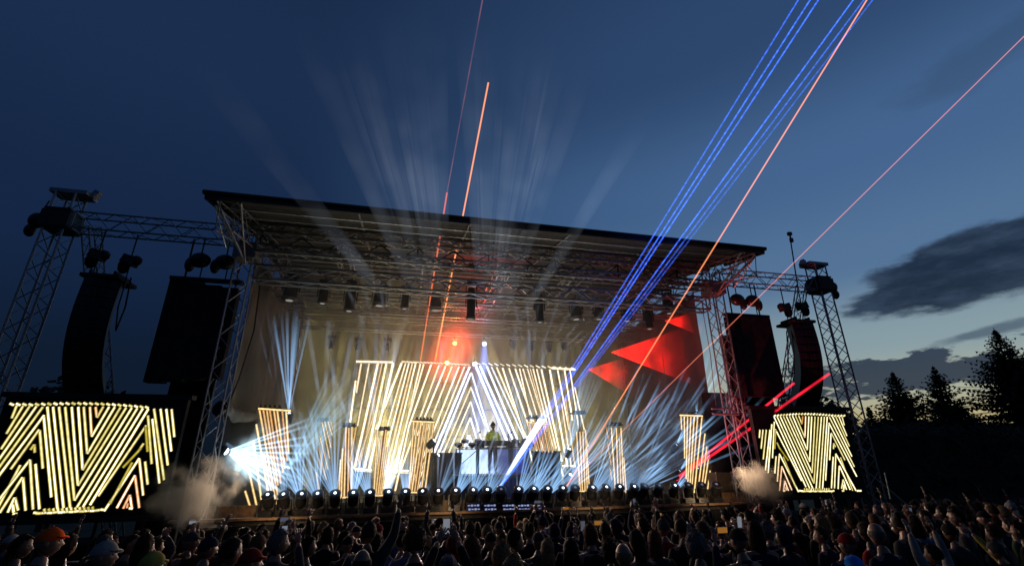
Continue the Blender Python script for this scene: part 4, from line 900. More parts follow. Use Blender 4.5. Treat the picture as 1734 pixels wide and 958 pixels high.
for k, (px, py, on) in enumerate(lamp_px):
    c = P(px, py, YF); o = proto if k == 0 else copy_tree(proto); z0 = ZD + .05; o.location = (c.x, YF - .05, z0); sc = max(.9, (c.z - z0) / .62); o.scale = (.86, .86, sc)
    lean = fans[k][0] if k in fans else 0
    o.rotation_euler = (0, radians(lean * .12), radians(rb.uniform(-12, 12)))
    where = ('at far left' if k < 2 else 'left of the riser' if k < 11 else 'before the riser' if k < 16 else 'right of the riser' if k < 24 else 'at far right')
    zone_l = [i for i in range(len(lamp_px)) if (('a' if i < 2 else 'b' if i < 11 else 'c' if i < 16 else 'd' if i < 24 else 'e') == ('a' if k < 2 else 'b' if k < 11 else 'c' if k < 16 else 'd' if k < 24 else 'e'))]
    on_ = k in fans; nth = ('first', 'second', 'third', 'fourth', 'fifth', 'sixth', 'seventh', 'eighth', 'ninth')[zone_l.index(k)]
    tag(o, f'{"lit" if on_ else "unlit"} black lamp on the stage lip {where}, {nth} from the left there', 'stage lamp', 'stage lamps in a row on the lip')
    ho = [q for q in o.children if q.name.startswith('head')][0]
    l = bpy.data.objects.new('lens', lens_m); COL.objects.link(l); l.parent = ho; set_mat(l, LENS_ON if on_ else LENS_OFF)
    if on_:
        mean, spread, L, pw = fans[k]; nray = 8 + k % 3 + (3 if L > 4 else 0); dirs = []
        for i in range(nray):
            a = radians(mean + spread * (2 * i / (nray - 1) - 1) + rb.uniform(-1.5, 1.5)); dirs.append((sin(a), rb.uniform(.0, .22), cos(a)))
        src = Vector((c.x, YF - .06, c.z))
        cone_fan('light_rays', f'pale blue fan of light rays rising from the {nth} lamp {where}', src, dirs, L, .011, .016 if L < 4 else .009, beam_material(GLOWBLUE, 11 * pw, L, .2, .9 if L < 4 else .75, .9 if L > 4 else 0), 'fans of light rays from the floor lamps', rb)
        m = MB(); dm = Vector((sin(radians(mean)), .1, cos(radians(mean)))); m.tube(dm * .02, dm * .55 * L ** .5, .03, 10, .03 + .55 * L ** .5 * math.tan(radians(spread * .8)))
        g_ = m.build('light_glow', beam_material(GLOWBLUE, .55 * pw, .75 * L ** .5, .2, 1.6)); g_.location = src; tag(g_, f'soft glow over the {nth} lamp {where}', 'light beam', 'soft glows over the floor lamps', 'stuff')
        if k in (3, 4, 5, 6, 7, 8, 10, 11, 12, 13, 15, 16, 17):
            cone_fan('light_rays', f'long faint rays reaching up the stage from the {nth} lamp {where}', src, [(sin(radians(a)), rb.uniform(-.05, .3), cos(radians(a))) for a in (mean * .35 - 13 + rb.uniform(-5, 5), mean * .35 + rb.uniform(-5, 5), mean * .35 + 12 + rb.uniform(-5, 5))], 6.4, .024, .012, beam_material((.56, .72, 1), 3.6, 6.4, .4, .75, .8), 'long faint rays from the floor lamps', rb)
        spot(src + Vector((0, 0, .03)), (sin(radians(mean)), .25, cos(radians(mean))), 70 * pw, (.8, .9, 1.0), radians(34))

# ------------------------------------------------------------------ lamps hanging under the roof and on side stands
def hang_lamp(label, px, py, Y, ln=.62, wide=.17, ring=True, group='lamps hanging under the stage roof'):
    c = P(px, py, Y); t = thing('hanging_lamp', label, 'stage lamp', c, 0, group)
    m = MB(); m.box((0, 0, ln + .18), (.36, .26, .14)); m.tube((0, 0, ln + .2), (0, 0, ln + .42), .03); m.build('base', BLACKP, t)
    m = MB()
    for s_ in (-1, 1): m.box((s_ * (wide + .03), 0, ln * .75), (.03, .1, ln * .75))
    m.box((0, 0, ln * 1.12), (2 * wide + .09, .1, .03))
    m.build('yoke', BLACKP, t)
    m = MB(); m.lathe([(wide, 0), (wide, .08), (wide * .9, .14), (wide * .95, ln * .6), (wide * .75, ln)], 16); h = m.build('head', BLACKP, t, smooth_=True)
    m = MB(); q = 1.75 if ring else 1.08; m.lathe([(wide * (q - .12), -.01), (wide * q, -.012), (wide * q, .02), (wide * (q - .12), .02), (wide * (q - .12), -.01)], 20)
    m.f = m.f[:-2]; m.mi = m.mi[:-2]
    for s_ in (-1, 1): m.tube((s_ * wide * .9, 0, .02), (s_ * wide * (q - .05), 0, .0), .012, 5); m.build('front_ring', mat('ring_metal', (.25, .25, .26), .35, .8), h)
    m = MB(); m.lathe([(wide * .5, -.02), (wide * .1, -.022)], 10); m.build('lens', emis('lamp_lens_faint', (1, .93, .8), .3), h)
    return c
for i, (px, py, Y, ln, wd, rg, lab) in enumerate(((490, 508, 17.2, .75, .26, True, 'wide ringed lamp hanging at the far left under the roof'), (546, 513, 17.2, .62, .18, False, 'slim dark lamp beside the far left ringed lamp'), (591, 526, 17.2, .9, .2, False, 'long dark lamp hanging third from the left under the roof'), (642, 517, 17.2, .5, .25, True, 'pale ringed lamp hanging right of the long dark lamp'), (685, 522, 17.2, .62, .16, False, 'bluish slim lamp hanging left of the orange lasers'), (737, 525, 17.2, .45, .25, True, 'faint ringed lamp hanging between the two orange lasers'),
      (797, 540, 16.6, 1.2, .17, False, 'long tilted lamp hanging left of the red glow'), (914, 545, 16.6, 1.2, .17, False, 'long tilted lamp hanging right of the red glow'), (976, 540, 17.2, .6, .25, True, 'wide ringed lamp hanging left of the blue lasers'), (1014, 540, 17.2, .5, .2, True, 'ringed lamp partly crossed by the blue lasers'), (1062, 543, 17.2, .5, .2, True, 'ringed lamp hanging right of the blue lasers'), (1100, 556, 17.0, .8, .18, False, 'dark lamp hanging above the red beams'), (1133, 530, 16.8, .9, .18, False, 'dark lamp hanging furthest right under the roof'))):
    hang_lamp(lab, px, py, Y, ln, wd, rg)
for px in (560, 605, 655, 868, 900, 930, 955): hang_lamp(f'small dark lamp hanging before the back cloth {"left" if px < 800 else "right"} of the red and blue lamps', px, 590 + (px % 7), 22.0, .34, .1, False, 'small lamps before the back cloth')

def glow_lamp(label, px, py, Y, color, strength, energy, size=.09):
    c = P(px, py, Y); t = thing('glowing_lamp', label, 'stage lamp', c, 0, 'brightly lit lamps above the centre wall')
    m = MB(); m.ell((0, 0, 0), (size, size * .6, size), 14, 10); m.build('lens', emis('lens_' + label.split()[0], color, strength), t, smooth_=True)
    m = MB(); m.lathe([(size * 1.2, 0), (size * 1.3, .1), (size, .3)], 14, Matrix.Rotation(radians(-90), 4, 'X')); m.build('head', BLACKP, t)
    m = MB(); m.tube((0, .2, .05), (0, .2, .35), .02); m.build('clamp', BLACKM, t)
    if energy: point(c + Vector((0, -.25, 0)), energy * .3, color, .12)
    return c
def glow_ball(label, c, R_, color, power):
    m = MB(); m.ell((0, 0, 0), (R_, R_, R_), 20, 14); o = m.build('lamp_glow', beam_material(color, power, R_, .12, 1.6)); o.location = c; tag(o, label, 'light beam', 'hazy glows round lamps', 'stuff')
c = glow_lamp('red lamp glowing above the left part of the centre wall', 770, 581, 20.5, (1, .25, .06), 12, 260); glow_ball('hazy red glow round the upper red lamp', c, 1.25, (1, .05, .02), .45)
c = glow_lamp('orange lamp glowing on the top edge of the centre wall', 757, 614, 20.8, (1, .5, .12), 14, 120); glow_ball('hazy red glow round the orange lamp', c, 1.5, (1, .06, .02), .38)
c = glow_lamp('blue white lamp shining down above the performer', 820, 582, 20.5, (.5, .65, 1), 12, 60); 
cone_fan('light_rays', 'short blue beam falling from the blue white lamp', c, [(0, -.05, -1)], 1.9, .1, .14, beam_material((.12, .28, 1), 2.2, 1.9, .3, .8), None, None, .05, 12)
c = glow_lamp('white lamp at the peak of the zigzag strips', 804, 616, 21.6, (.9, .95, 1), 12, 60, .1)
cone_fan('light_rays', 'broad emissive blue glow falling behind the performer', c, [(.12, -.1, -1), (.4, -.1, -1)], 5.2, .15, .13, beam_material((.16, .27, 1), .62, 5.4, .5, .3), None, None, .1, 14)
point(P(812, 720, 20.5), 90, (.25, .4, 1), .3)

def side_lamp(label, px, py, Y, d, L, pw, spread, n=8, color=GLOWBLUE, energy=60):
    c = P(px, py, Y); t = thing('side_lamp', label, 'stage lamp', c, 0, 'lamps on stands at the stage sides'); d = Vector(d).normalized()
    Mx = d.to_track_quat('Z', 'Y').to_matrix().to_4x4()
    m = MB(); m.lathe([(.08, -.32), (.13, -.26), (.14, -.05), (.13, -.01)], 14, Mx); h = m.build('head', BLACKP, t, smooth_=True); m = MB(); m.ell((0, 0, 0), (.065, .065, .04), 12, 8, Mx.to_3x3()); m.build('lens', LENS_ON, h)
    m = MB(); m.tube((0, .05, -.1), (0, .1, -.45), .03); m.tube((0, .1, -.45), (0, .15, ZD - c.z), .025, 6); m.build('stand', BLACKM, t)
    u = d.orthogonal().normalized(); w = d.cross(u); dirs = []
    for i in range(n):
        a = 2 * pi * i / n + .3; s_ = math.tan(radians(spread)) * (1 if i % 2 else .45); dirs.append(d + (u * cos(a) + w * sin(a)) * s_)
    cone_fan('light_rays', 'rays from the ' + label, c, dirs, L, .012, .014, beam_material(color, 6 * pw, L, .2, .85), 'light rays from the side lamps', rb)
    if energy: spot(c + d * .06, d, energy, color, radians(40))
    return c
def toward(px, py, Y, qx, qy, QY): return P(qx, qy, QY) - P(px, py, Y)
for lab, a, b_, Y, QY, L, pw, sp_, n_ in (('lamp on a stand at the upper left, rays rising through the orange column', (489, 700), (492, 560), 17.4, 17.4, 3.9, 1.3, 11, 11), ('lamp left of the orange column, rays crossing rightward up', (487, 792), (590, 660), 17.2, 18.0, 4.2, .8, 17, 12), ('lamp above the amber column, left of the performer, rays rising right', (735, 746), (790, 692), 17.6, 17.6, 1.7, .8, 10, 8),
    ('lamp low left of the performer, rays rising right', (742, 770), (778, 735), 17.9, 17.9, 1.3, .5, 12, 7), ('lamp right of the performer, white rays rising left', (893, 740), (872, 650), 17.6, 17.6, 2.6, .9, 7, 7), ('lamp on the yellow strips at right, white rays rising steeply right', (964, 760), (990, 660), 17.6, 17.2, 3.6, 1.2, 12, 10), ('lamp under the yellow strips, right of the riser, short white rays', (966, 803), (985, 770), 17.6, 17.2, 1.1, 1.0, 10, 7),
    ('upper lamp beside the right column, short blue rays', (1145, 754), (1160, 728), 16.6, 16.6, .95, 1.5, 11, 7), ('middle lamp beside the right column, blue rays', (1150, 798), (1172, 768), 16.4, 16.4, .9, 1.6, 10, 7), ('lamp behind the right column, blue rays rising right', (1178, 700), (1215, 600), 17.2, 16.9, 3.0, .8, 17, 12), ('lamp behind the right column foot, long blue rays sweeping right', (1180, 792), (1260, 690), 16.9, 16.4, 4.2, .9, 13, 12)):
    side_lamp(lab, *a, Y, toward(*a, Y, *b_, QY), L, pw, sp_, n_, energy=25)
# blinding lamp at the left, its rays fanning down to the right
def wash(label, a, b_, Ya, Yb, r0, r1, color, power, L=None, patch=.9):  # soft glow of haze painted as an emissive volume
    A = P(*a, Ya); B = P(*b_, Yb); d = B - A; l = d.length if L is None else L; m = MB(); m.tube(d.normalized() * .05, d.normalized() * l, r0, 14, r1); o = m.build('light_wash', beam_material(color, power, l, .5, .7, patch)); o.location = A; tag(o, label, 'light beam', 'wide soft washes of light', 'stuff')
c = P(383, 764, 15.7); t = thing('side_lamp', 'blinding white lamp left of the orange light column', 'stage lamp', c, 0, 'lamps on stands at the stage sides')
d0 = (P(450, 795, 15.9) - c).normalized(); Mx = d0.to_track_quat('Z', 'Y').to_matrix().to_4x4()
m = MB(); m.lathe([(.07, -.25), (.11, -.2), (.125, -.03), (.12, 0)], 16, Mx); h = m.build('head', BLACKP, t, smooth_=True); m = MB(); m.ell((0, 0, 0), (.09, .09, .05), 14, 8, Mx.to_3x3()); m.build('lens', emis('lens_blinding', (.85, .95, 1), 12), h); m = MB(); m.tube((0, .1, -.1), (0, .15, ZD - c.z), .03, 6); m.build('stand', BLACKM, t)
dirs = [P(470 + rb.uniform(-6, 6), 728 + 9.5 * i, 15.8 + rb.uniform(-.4, .4)) - c for i in range(13)]
cone_fan('light_rays', 'burst of blue white rays from the blinding lamp, fanning right', c, dirs, 2.7, .02, .013, beam_material((.5, .76, 1), 15, 2.7, .25, .8), None, rb)
wash('blue white emissive flare in front of the blinding lamp', (383, 764), (455, 800), 15.7, 16.0, .14, .8, (.62, .86, 1), 1.3, 2.2, 1.9)
m = MB(); m.ell((0, 0, 0), (.8, .8, .8), 18, 12); o = m.build('lamp_glow', beam_material((.62, .88, 1), .5, .8, .18, 1.2, 2.6)); o.location = P(418, 778, 15.9); tag(o, 'white emissive heart of the flare left of the orange light column', 'light beam', None, 'stuff')
wash('second blue white flare rising beside the orange light column', (398, 800), (440, 735), 15.8, 15.9, .1, .3, (.62, .88, 1), 1.6, 1.7, 2.2)
c2 = P(486, 796, 16.4)
cone_fan('light_rays', 'slim blue rays crossing down left of the orange light column', P(378, 745, 15.6), [P(455 + 6 * i, 838 - 7 * i, 15.8) - P(378, 745, 15.6) for i in range(5)], 2.4, .014, .009, beam_material((.35, .6, 1), 5.0, 2.4, .3, .5), None, rb)
spot(c + d0 * .1, d0, 160, (.8, .92, 1), radians(60))

# cyan, white and red emissive washes imitating lit smoke
wash('wide cyan wash crossing the left of the stage', (487, 792), (600, 655), 17.2, 19, .08, 1.25, (.45, .85, .9), .22)
wash('wide pale wash under the left light columns', (470, 820), (600, 770), 16.2, 17, .1, .7, (.5, .8, .95), .16)
wash('wide blue grey wash sweeping over the right of the stage', (960, 830), (1210, 640), 16.0, 18.5, .1, 1.3, (.45, .62, .9), .10)
wash('blue white wash of light around the performer and the blue lasers', (850, 815), (800, 640), 17.2, 20.5, .3, 1.3, (.45, .6, 1), .13, None, .5)
wash('pale wash along the lower blue lasers', (844, 826), (960, 650), 17.2, 16.6, .1, .55, (.5, .65, 1), .22, None, .9)
wash('emissive red glow rising from the red lamp to the centre trusses', (772, 581), (832, 420), 20.5, 16.5, .3, 1.0, (1, .03, .02), .16, None, 1.2)
wash('second blue grey wash lower over the right of the stage', (1000, 835), (1230, 720), 15.8, 17, .1, .9, (.35, .55, .9), .13)
wash('blue grey wash rising behind the right column', (1150, 800), (1270, 600), 16.8, 15.6, .1, .9, (.4, .58, .9), .10)

# long grey beams rising from behind the centre wall, through the trusses into the sky
def sky_beams(label, src, targets, r0, k, color, power, L, patch, fall=.15, grow=0.0):
    dirs = [P(*q) - src for q in targets]; m = MB()
    for d in dirs:
        d.normalize(); m.tube(d * .3, d * L, r0, 9, r0 + k * L)
    o = m.build('light_rays', beam_material(color, power, L, .3, fall, patch, grow)); o.location = src; tag(o, label, 'light beam', 'long faint beams over the stage', 'stuff')
s0 = Vector((XC - .2, 15.6, 4.6))
sky_beams('long faint grey beams fanning up over the roof to the left', P(760, 640, 15.6), [(x, y, 11.0) for x, y in ((590, 230), (618, 200), (632, 150), (650, 170), (668, 120), (684, 190), (706, 150), (722, 240), (742, 200), (515, 330), (640, 220), (695, 240))], .05, .032, (.62, .72, .9), .17, 11.2, .55, .35, 4.5)
sky_beams('long faint grey beams fanning up over the roof to the right', P(820, 640, 15.6), [(x, y, 11.0) for x, y in ((800, 230), (822, 270), (852, 230), (872, 190), (892, 240), (905, 180), (918, 215), (938, 170), (952, 230), (862, 260), (885, 270), (1060, 250))], .05, .032, (.65, .75, .9), .19, 11.2, .55, .35, 4.5)
for nm, x0, tx in (('left', 660, (560, 600, 640, 660, 690, 715)), ('right', 900, (860, 890, 915, 960, 1000, 1045, 1085, 1120))):
    sky_beams(f'pale upright beams before the trusses, {nm} of the red lamp', P(x0, 640, 18), [(q, 430 if nm == 'left' else 470, 15.2) for q in tx], .02, .015, (.62, .7, .9), .75, 5.2, 1.1, .4)
sky_beams('pale blue upright beams at the far left before the side cloth', P(480, 720, 18), [(q, 520, 16.5) for q in (430, 452, 472, 486, 505, 522)], .015, .012, (.5, .64, 1), 1.0, 4.6, 1.1, .4)

# ------------------------------------------------------------------ lasers
def laser(label, a, b_, Ya, Yb, r, color, power, extend=1.0, patch=0.0, group='laser beams over the stage', L=None):
    A = P(*a, Ya); B = P(*b_, Yb); d = (B - A) * extend; m = MB(); m.tube((0, 0, 0), d, r, 8)
    mm = beam_material(color, power, d.length * 3, 1, 0, patch, 0, .55) if not L else beam_material(color, power, d.length, .5, L, patch, 0, .55)
    o = m.build('laser_beam', mm); o.location = A; tag(o, label, 'laser beam', group)
ORANGE = (1.0, .22, .05)
laser('bright orange laser rising above the roof left of centre', (737, 610), (827, 140), 19, 12.0, .032, (1, .3, .08), 22)
laser('dull red orange laser, shorter and left of the bright one', (712, 610), (757, 326), 19, 13.4, .03, (1, .16, .05), 13)
laser('short faint pink laser trace high above the red orange one', (757, 326), (818, -5), 13.4, 9, .022, (1, .3, .3), 3.2, 1.3, 1.2)
laser('long orange pink laser slanting from the stage lip to the top right', (955, 830), (1468, 0), 16.6, 8.0, .026, (1, .3, .12), 22, 1.25)
laser('thin pink laser slanting to the right edge of the sky', (960, 822), (1734, 62), 16.8, 9.5, .02, (1, .25, .16), 14, 1.25)
laser('thick red laser crossing the right column, upper of two', (1150, 806), (1345, 648), 16.2, 14.0, .045, (1, .02, .05), 14, 1, 1.5)
laser('thick red laser crossing the right column, lower of two', (1145, 812), (1405, 632), 16.4, 13.6, .05, (1, .015, .04), 14, 1, 1.5)
BL = (.04, .14, 1.0)
for i, (q, Yb, pw) in enumerate((((1352, 0), 8.0, 12), ((1372, 0), 8.0, 17), ((1386, 0), 8.0, 17), ((1445, 0), 8.2, 17), ((1463, 0), 8.2, 10), ((1478, 0), 8.4, 7))):
    nm = ('leftmost', 'second', 'third', 'fourth', 'fifth', 'rightmost')[i]
    laser(f'blue laser rising from the riser to the top right, {nm} of the six', (844 + i * .8, 826 - i * .3), q, 16.9, Yb, .027, BL, pw * 1.35, 1.2, 11)
c = P(844, 826, 16.9); cone_fan('light_rays', 'dazzling white root of the blue lasers', c, [P(935, 680, 15.9) - c, P(948, 672, 15.9) - c, P(925, 690, 15.9) - c], 4.1, .04, .006, beam_material((.72, .8, 1), 26, 4.1, .6, .5, 1.0), None, None, .02, 9)
t = thing('laser_projector', 'small black laser projector on the riser front, source of the blue lasers', 'laser projector', c); m = MB(); m.box((0, .14, -.06), (.26, .24, .18)); m.build('case', BLACKP, t); m = MB(); m.ell((0, 0, 0), (.07, .05, .07), 12, 8); m.build('aperture', LENS_ON, t)

# red fans of laser light near the right side cloth: thin wedges opening to the right
def wedge(label, tip, up, lo, Yt, Ye):
    A = P(*tip, Yt); U = P(*up, Ye); Lw = P(*lo, Ye); th = Vector((0, .05, 0)); m = MB(); m.prism([Vector((0, 0, 0)), U - A, (U + Lw) / 2 - A, Lw - A], th); R0 = ((U + Lw) / 2 - A).length
    o = m.build('laser_fan', beam_material((1, .012, .008), 2.1, R0 * .95, .5, .75, 1.6)); o.location = A; tag(o, label, 'laser beam', 'red laser fans on the right of the stage')
    mm = beam_material((1, .03, .015), 5, R0 * .9, .4, 1.0)
    for q, e in ((U, 'upper'), (Lw, 'lower')):
        m = MB(); m.tube((0, 0, 0), q - A, .022, 6); k = m.build('bright_edge', mm); k.parent = o
wedge('highest red laser fan, by the right column head', (1127, 543), (1206, 520), (1200, 572), 17.4, 16.4)
wedge('large middle red laser fan on the right of the stage', (1036, 596), (1192, 543), (1172, 650), 18.6, 17.4)
wedge('lowest and leftmost red laser fan on the right of the stage', (997, 625), (1082, 598), (1080, 676), 19.0, 18.2)
for q in ((1170, 560, 17.0), (1110, 590, 18.0)): point(P(*q), 2, (1, .03, .02), .3)
spot(P(1208, 845, 14.2), toward(1208, 845, 14.2, 1290, 540, 15.0), 1500, (1, .10, .10), radians(50))  # added red spot without a fixture, reddens the right hanging panel

# ------------------------------------------------------------------ added, unseen warm floods and spots lighting cloths, roof and crowd
for i, x in enumerate((-3.4, -.4, 3.3, 6.8, 9.8)):
    t = thing('added_flood', f'added warm flood lamp on the deck behind the light columns, number {i + 1} from the left' if False else ('added warm flood lamp behind the orange left column', 'added warm flood lamp behind the slim amber columns', 'added warm flood lamp behind the performer', 'added warm flood lamp behind the right amber columns', 'added warm flood lamp behind the right staggered column')[i], 'stage lamp', (x, 20.6, ZD + .02), 0, 'added flood lamps on the deck')
    m = MB(); m.box((0, 0, .12), (.4, .14, .22), Matrix.Rotation(radians(-25), 3, 'X')); m.build('head', BLACKP, t); m = MB(); m.box((0, .085, .16), (.34, .01, .16), Matrix.Rotation(radians(-25), 3, 'X')); m.build('lens', emis('added_flood_lens', (1, .85, .5), 2), t)
    spot((x, 20.75, ZD + .25), (0, .66, 1), (500, 6200, 3600, 2800, 700)[i], (.97, .85, .42), radians(84), 1.0, .15)
for x, e, col in ((-1.6, 95, (1, .88, .58)), (.9, 110, (1, .88, .58)), (3.3, 110, (1, .86, .6)), (5.7, 110, (1, .88, .58)), (8.2, 95, (1, .86, .6))):
    spot((x, 15.5, ZD + .4), (0, -.03, 1), e * 3.2, col, radians(66), .7, .1)  # added uplights without fixtures, put rims on the roof trusses
for x in (-3.5, -.5, 2.2, 5, 8, 11): spot((x, 14.9, 3.0), (0, -1, -.06), 430, (1, .74, .55), radians(120), .6, .1)  # added spots without fixtures, facing the audience to rim the crowd

# ------------------------------------------------------------------ stage haze and smoke
hz = bpy.data.materials.new('stage_haze'); hz.use_nodes = True; nt = hz.node_tree; nt.nodes.clear(); o_ = nn(nt, 'ShaderNodeOutputMaterial'); v_ = nn(nt, 'ShaderNodeVolumePrincipled'); v_.inputs['Color'].default_value = (.9, .9, .78, 1); v_.inputs['Density'].default_value = .055; v_.inputs['Anisotropy'].default_value = .2; nt.links.new(v_.outputs[0], o_.inputs['Volume'])
m = MB(); m.box((XC, 19.4, 5.85), (16.4, 7.6, 8.2)); tag(m.build('haze', hz), 'thin theatrical haze filling the stage', 'haze', None, 'stuff')
def smoke(label, px, py, Y, rx, rz, dens, seed, color):
    c = P(px, py, Y); mt = bpy.data.materials.new('smoke'); mt.use_nodes = True; nt = mt.node_tree; nt.nodes.clear(); o_ = nn(nt, 'ShaderNodeOutputMaterial'); v_ = nn(nt, 'ShaderNodeVolumePrincipled'); tcn = nn(nt, 'ShaderNodeTexCoord')
    v_.inputs['Color'].default_value = (*color, 1); no = nn(nt, 'ShaderNodeTexNoise'); no.inputs['Scale'].default_value = 1.5; no.inputs['Detail'].default_value = 7; no.inputs['Roughness'].default_value = .6
    mp = nn(nt, 'ShaderNodeMapping'); nt.links.new(tcn.outputs['Object'], mp.inputs[0]); mp.inputs['Location'].default_value = (seed, seed * .7, 0); nt.links.new(mp.outputs[0], no.inputs[0])
    sc_ = nn(nt, 'ShaderNodeMapping'); nt.links.new(tcn.outputs['Object'], sc_.inputs[0]); sc_.inputs['Scale'].default_value = (1 / rx, 1 / (rx * .7), 1 / rz); ln = nn(nt, 'ShaderNodeVectorMath', operation='LENGTH'); nt.links.new(sc_.outputs[0], ln.inputs[0])
    f = mth(nt, 'ADD', mth(nt, 'SUBTRACT', 1.0, ln.outputs['Value']), mth(nt, 'MULTIPLY', mth(nt, 'SUBTRACT', no.outputs[0], .5), 3.0))
    nt.links.new(mth(nt, 'MULTIPLY', smooth(nt, f, .0, .7), dens * 1.6), v_.inputs['Density']); nt.links.new(v_.outputs[0], o_.inputs['Volume']); mt.cycles.volume_step_rate = .3
    m = MB(); m.ell((0, 0, 0), (rx * 1.15, rx * .8, rz * 1.15), 24, 16); o = m.build('smoke', mt); o.location = c; tag(o, label, 'smoke', 'smoke puffs at the stage ends', 'stuff')
smoke('tan smoke cloud billowing between the left video wall and the stage', 333, 836, 13.9, 1.0, .8, 1.3, 3.1, (.66, .61, .51))
smoke('tan smoke puff left of the right video wall', 1290, 822, 14.2, .95, .72, 1.1, 8.2, (.52, .45, .36))
spot((X0 + .7, 14.2, 8.0), P(325, 825, 13.7) - Vector((X0 + .7, 14.2, 8.0)), 260, (1, .84, .6), radians(34)); spot((X1 - .7, 14.2, 8.0), P(1292, 818, 14.0) - Vector((X1 - .7, 14.2, 8.0)), 45, (1, .8, .6), radians(24))  # added spots without fixtures that brighten the two smoke puffs

# flight cases and monitors at the right end
A = P(1208, 800, 15.9); B = P(1240, 838, 15.9); t = thing('flight_case', 'tan sided equipment case standing at the right end of the stage', 'case', ((A.x + B.x) / 2, 16.0, ZD)); h_ = A.z - ZD; w_ = B.x - A.x
m = MB(); m.box((0, 0, h_ / 2), (w_, .5, h_)); m.build('body', mat('case_ply', (.12, .09, .05), .6, 0, .3, 8), t); m = MB()
for sx in (-1, 1):
    for zz in (0.03, h_): m.box((sx * w_ / 2, -.25, zz), (.05, .05, .07))
    m.box((sx * w_ / 2, -.252, h_ / 2), (.03, .02, h_ - .1))
m.build('edging', ALU, t)
A = P(1243, 806, 15.9); B = P(1268, 840, 15.9); t = thing('monitor_speaker', 'black speaker cabinet beside the tan case at the right end', 'loudspeaker', ((A.x + B.x) / 2, 16.0, ZD)); m = MB(); m.box((0, 0, (A.z - ZD) / 2), (B.x - A.x, .45, A.z - ZD)); m.build('cabinet', BLACKP, t); m = MB(); m.box((0, -.23, (A.z - ZD) / 2), ((B.x - A.x) * .85, .02, (A.z - ZD) * .85)); m.build('grille', GRILLE, t)
# pale marks on the front of the riser lamps' bases (too small to read)
for i, px in enumerate((802, 830, 861, 887, 911)):
    c = P(px, 859, 14.92); m = MB()
    for r_ in range(2):
        for k in range(4): m.box((-.14 + .09 * k + .02 * r_, 0, .06 - .1 * r_), (.065, .012, .03 + .02 * ((k + r_) % 2)))
    m.box((0, .012, 0), (.44, .012, .28), mi=1); o = m.build('front_panel', [emis('panel_marks', (.45, .55, 1), .55), NAVY]); o.location = c; tag(o, f'small dark panel with pale blue marks on the stage front, {("leftmost", "second", "middle", "fourth", "rightmost")[i]} of five', 'panel', 'small marked panels on the stage front')
for lab, pts, Y in (('black cable hanging diagonally inside the left stage column', ((442, 470), (430, 560), (405, 640), (385, 690)), 15.6), ('thin cable hanging beside the left cloth', ((462, 560), (448, 640), (434, 700)), 17.0), ('pale rope hanging before the right side cloth', ((1190, 525), (1203, 600), (1212, 686)), 16.2), ('thin rope hanging amid the red fans', ((1122, 600), (1128, 660), (1133, 700)), 17.5)):
    m = MB(); m.path([P(*q, Y) for q in pts], .022 if 'black' in lab else .014); tag(m.build('cable', BLACKM if 'black' in lab else TARP), lab, 'cable', 'loose cables')
A = P(1196, 690, 15.4); t = thing('stage_ladder_frame', 'small pale box frame clamped to the right roof column', 'frame', P(1231, 688, 15.0)); m = MB()
for dx, dz, ex, ez in ((-.2, -.3, .2, -.3), (-.2, .3, .2, .3), (-.2, -.3, -.2, .3), (.2, -.3, .2, .3), (-.2, -.3, .2, .3), (-.85, -.28, -.2, -.3), (-.85, -.12, -.2, -.1)): m.tube((dx, -.3, dz), (ex, -.3, ez), .03, 6)
m.build('bars', ALU, t)
# poles leaning by the right platform
for lab, a, b_ in (('thin pole leaning right of the right video wall', (1490, 815), (1556, 872)), ('short upright pole right of the right video wall', (1498, 800), (1508, 845)), ('short pole standing amid the far right crowd', (1553, 850), (1560, 872))):
    m = MB(); m.tube(P(*a, 13.8), P(*b_, 13.4), .022, 6); tag(m.build('pole', STEEL), lab, 'pole', 'loose poles at the right')

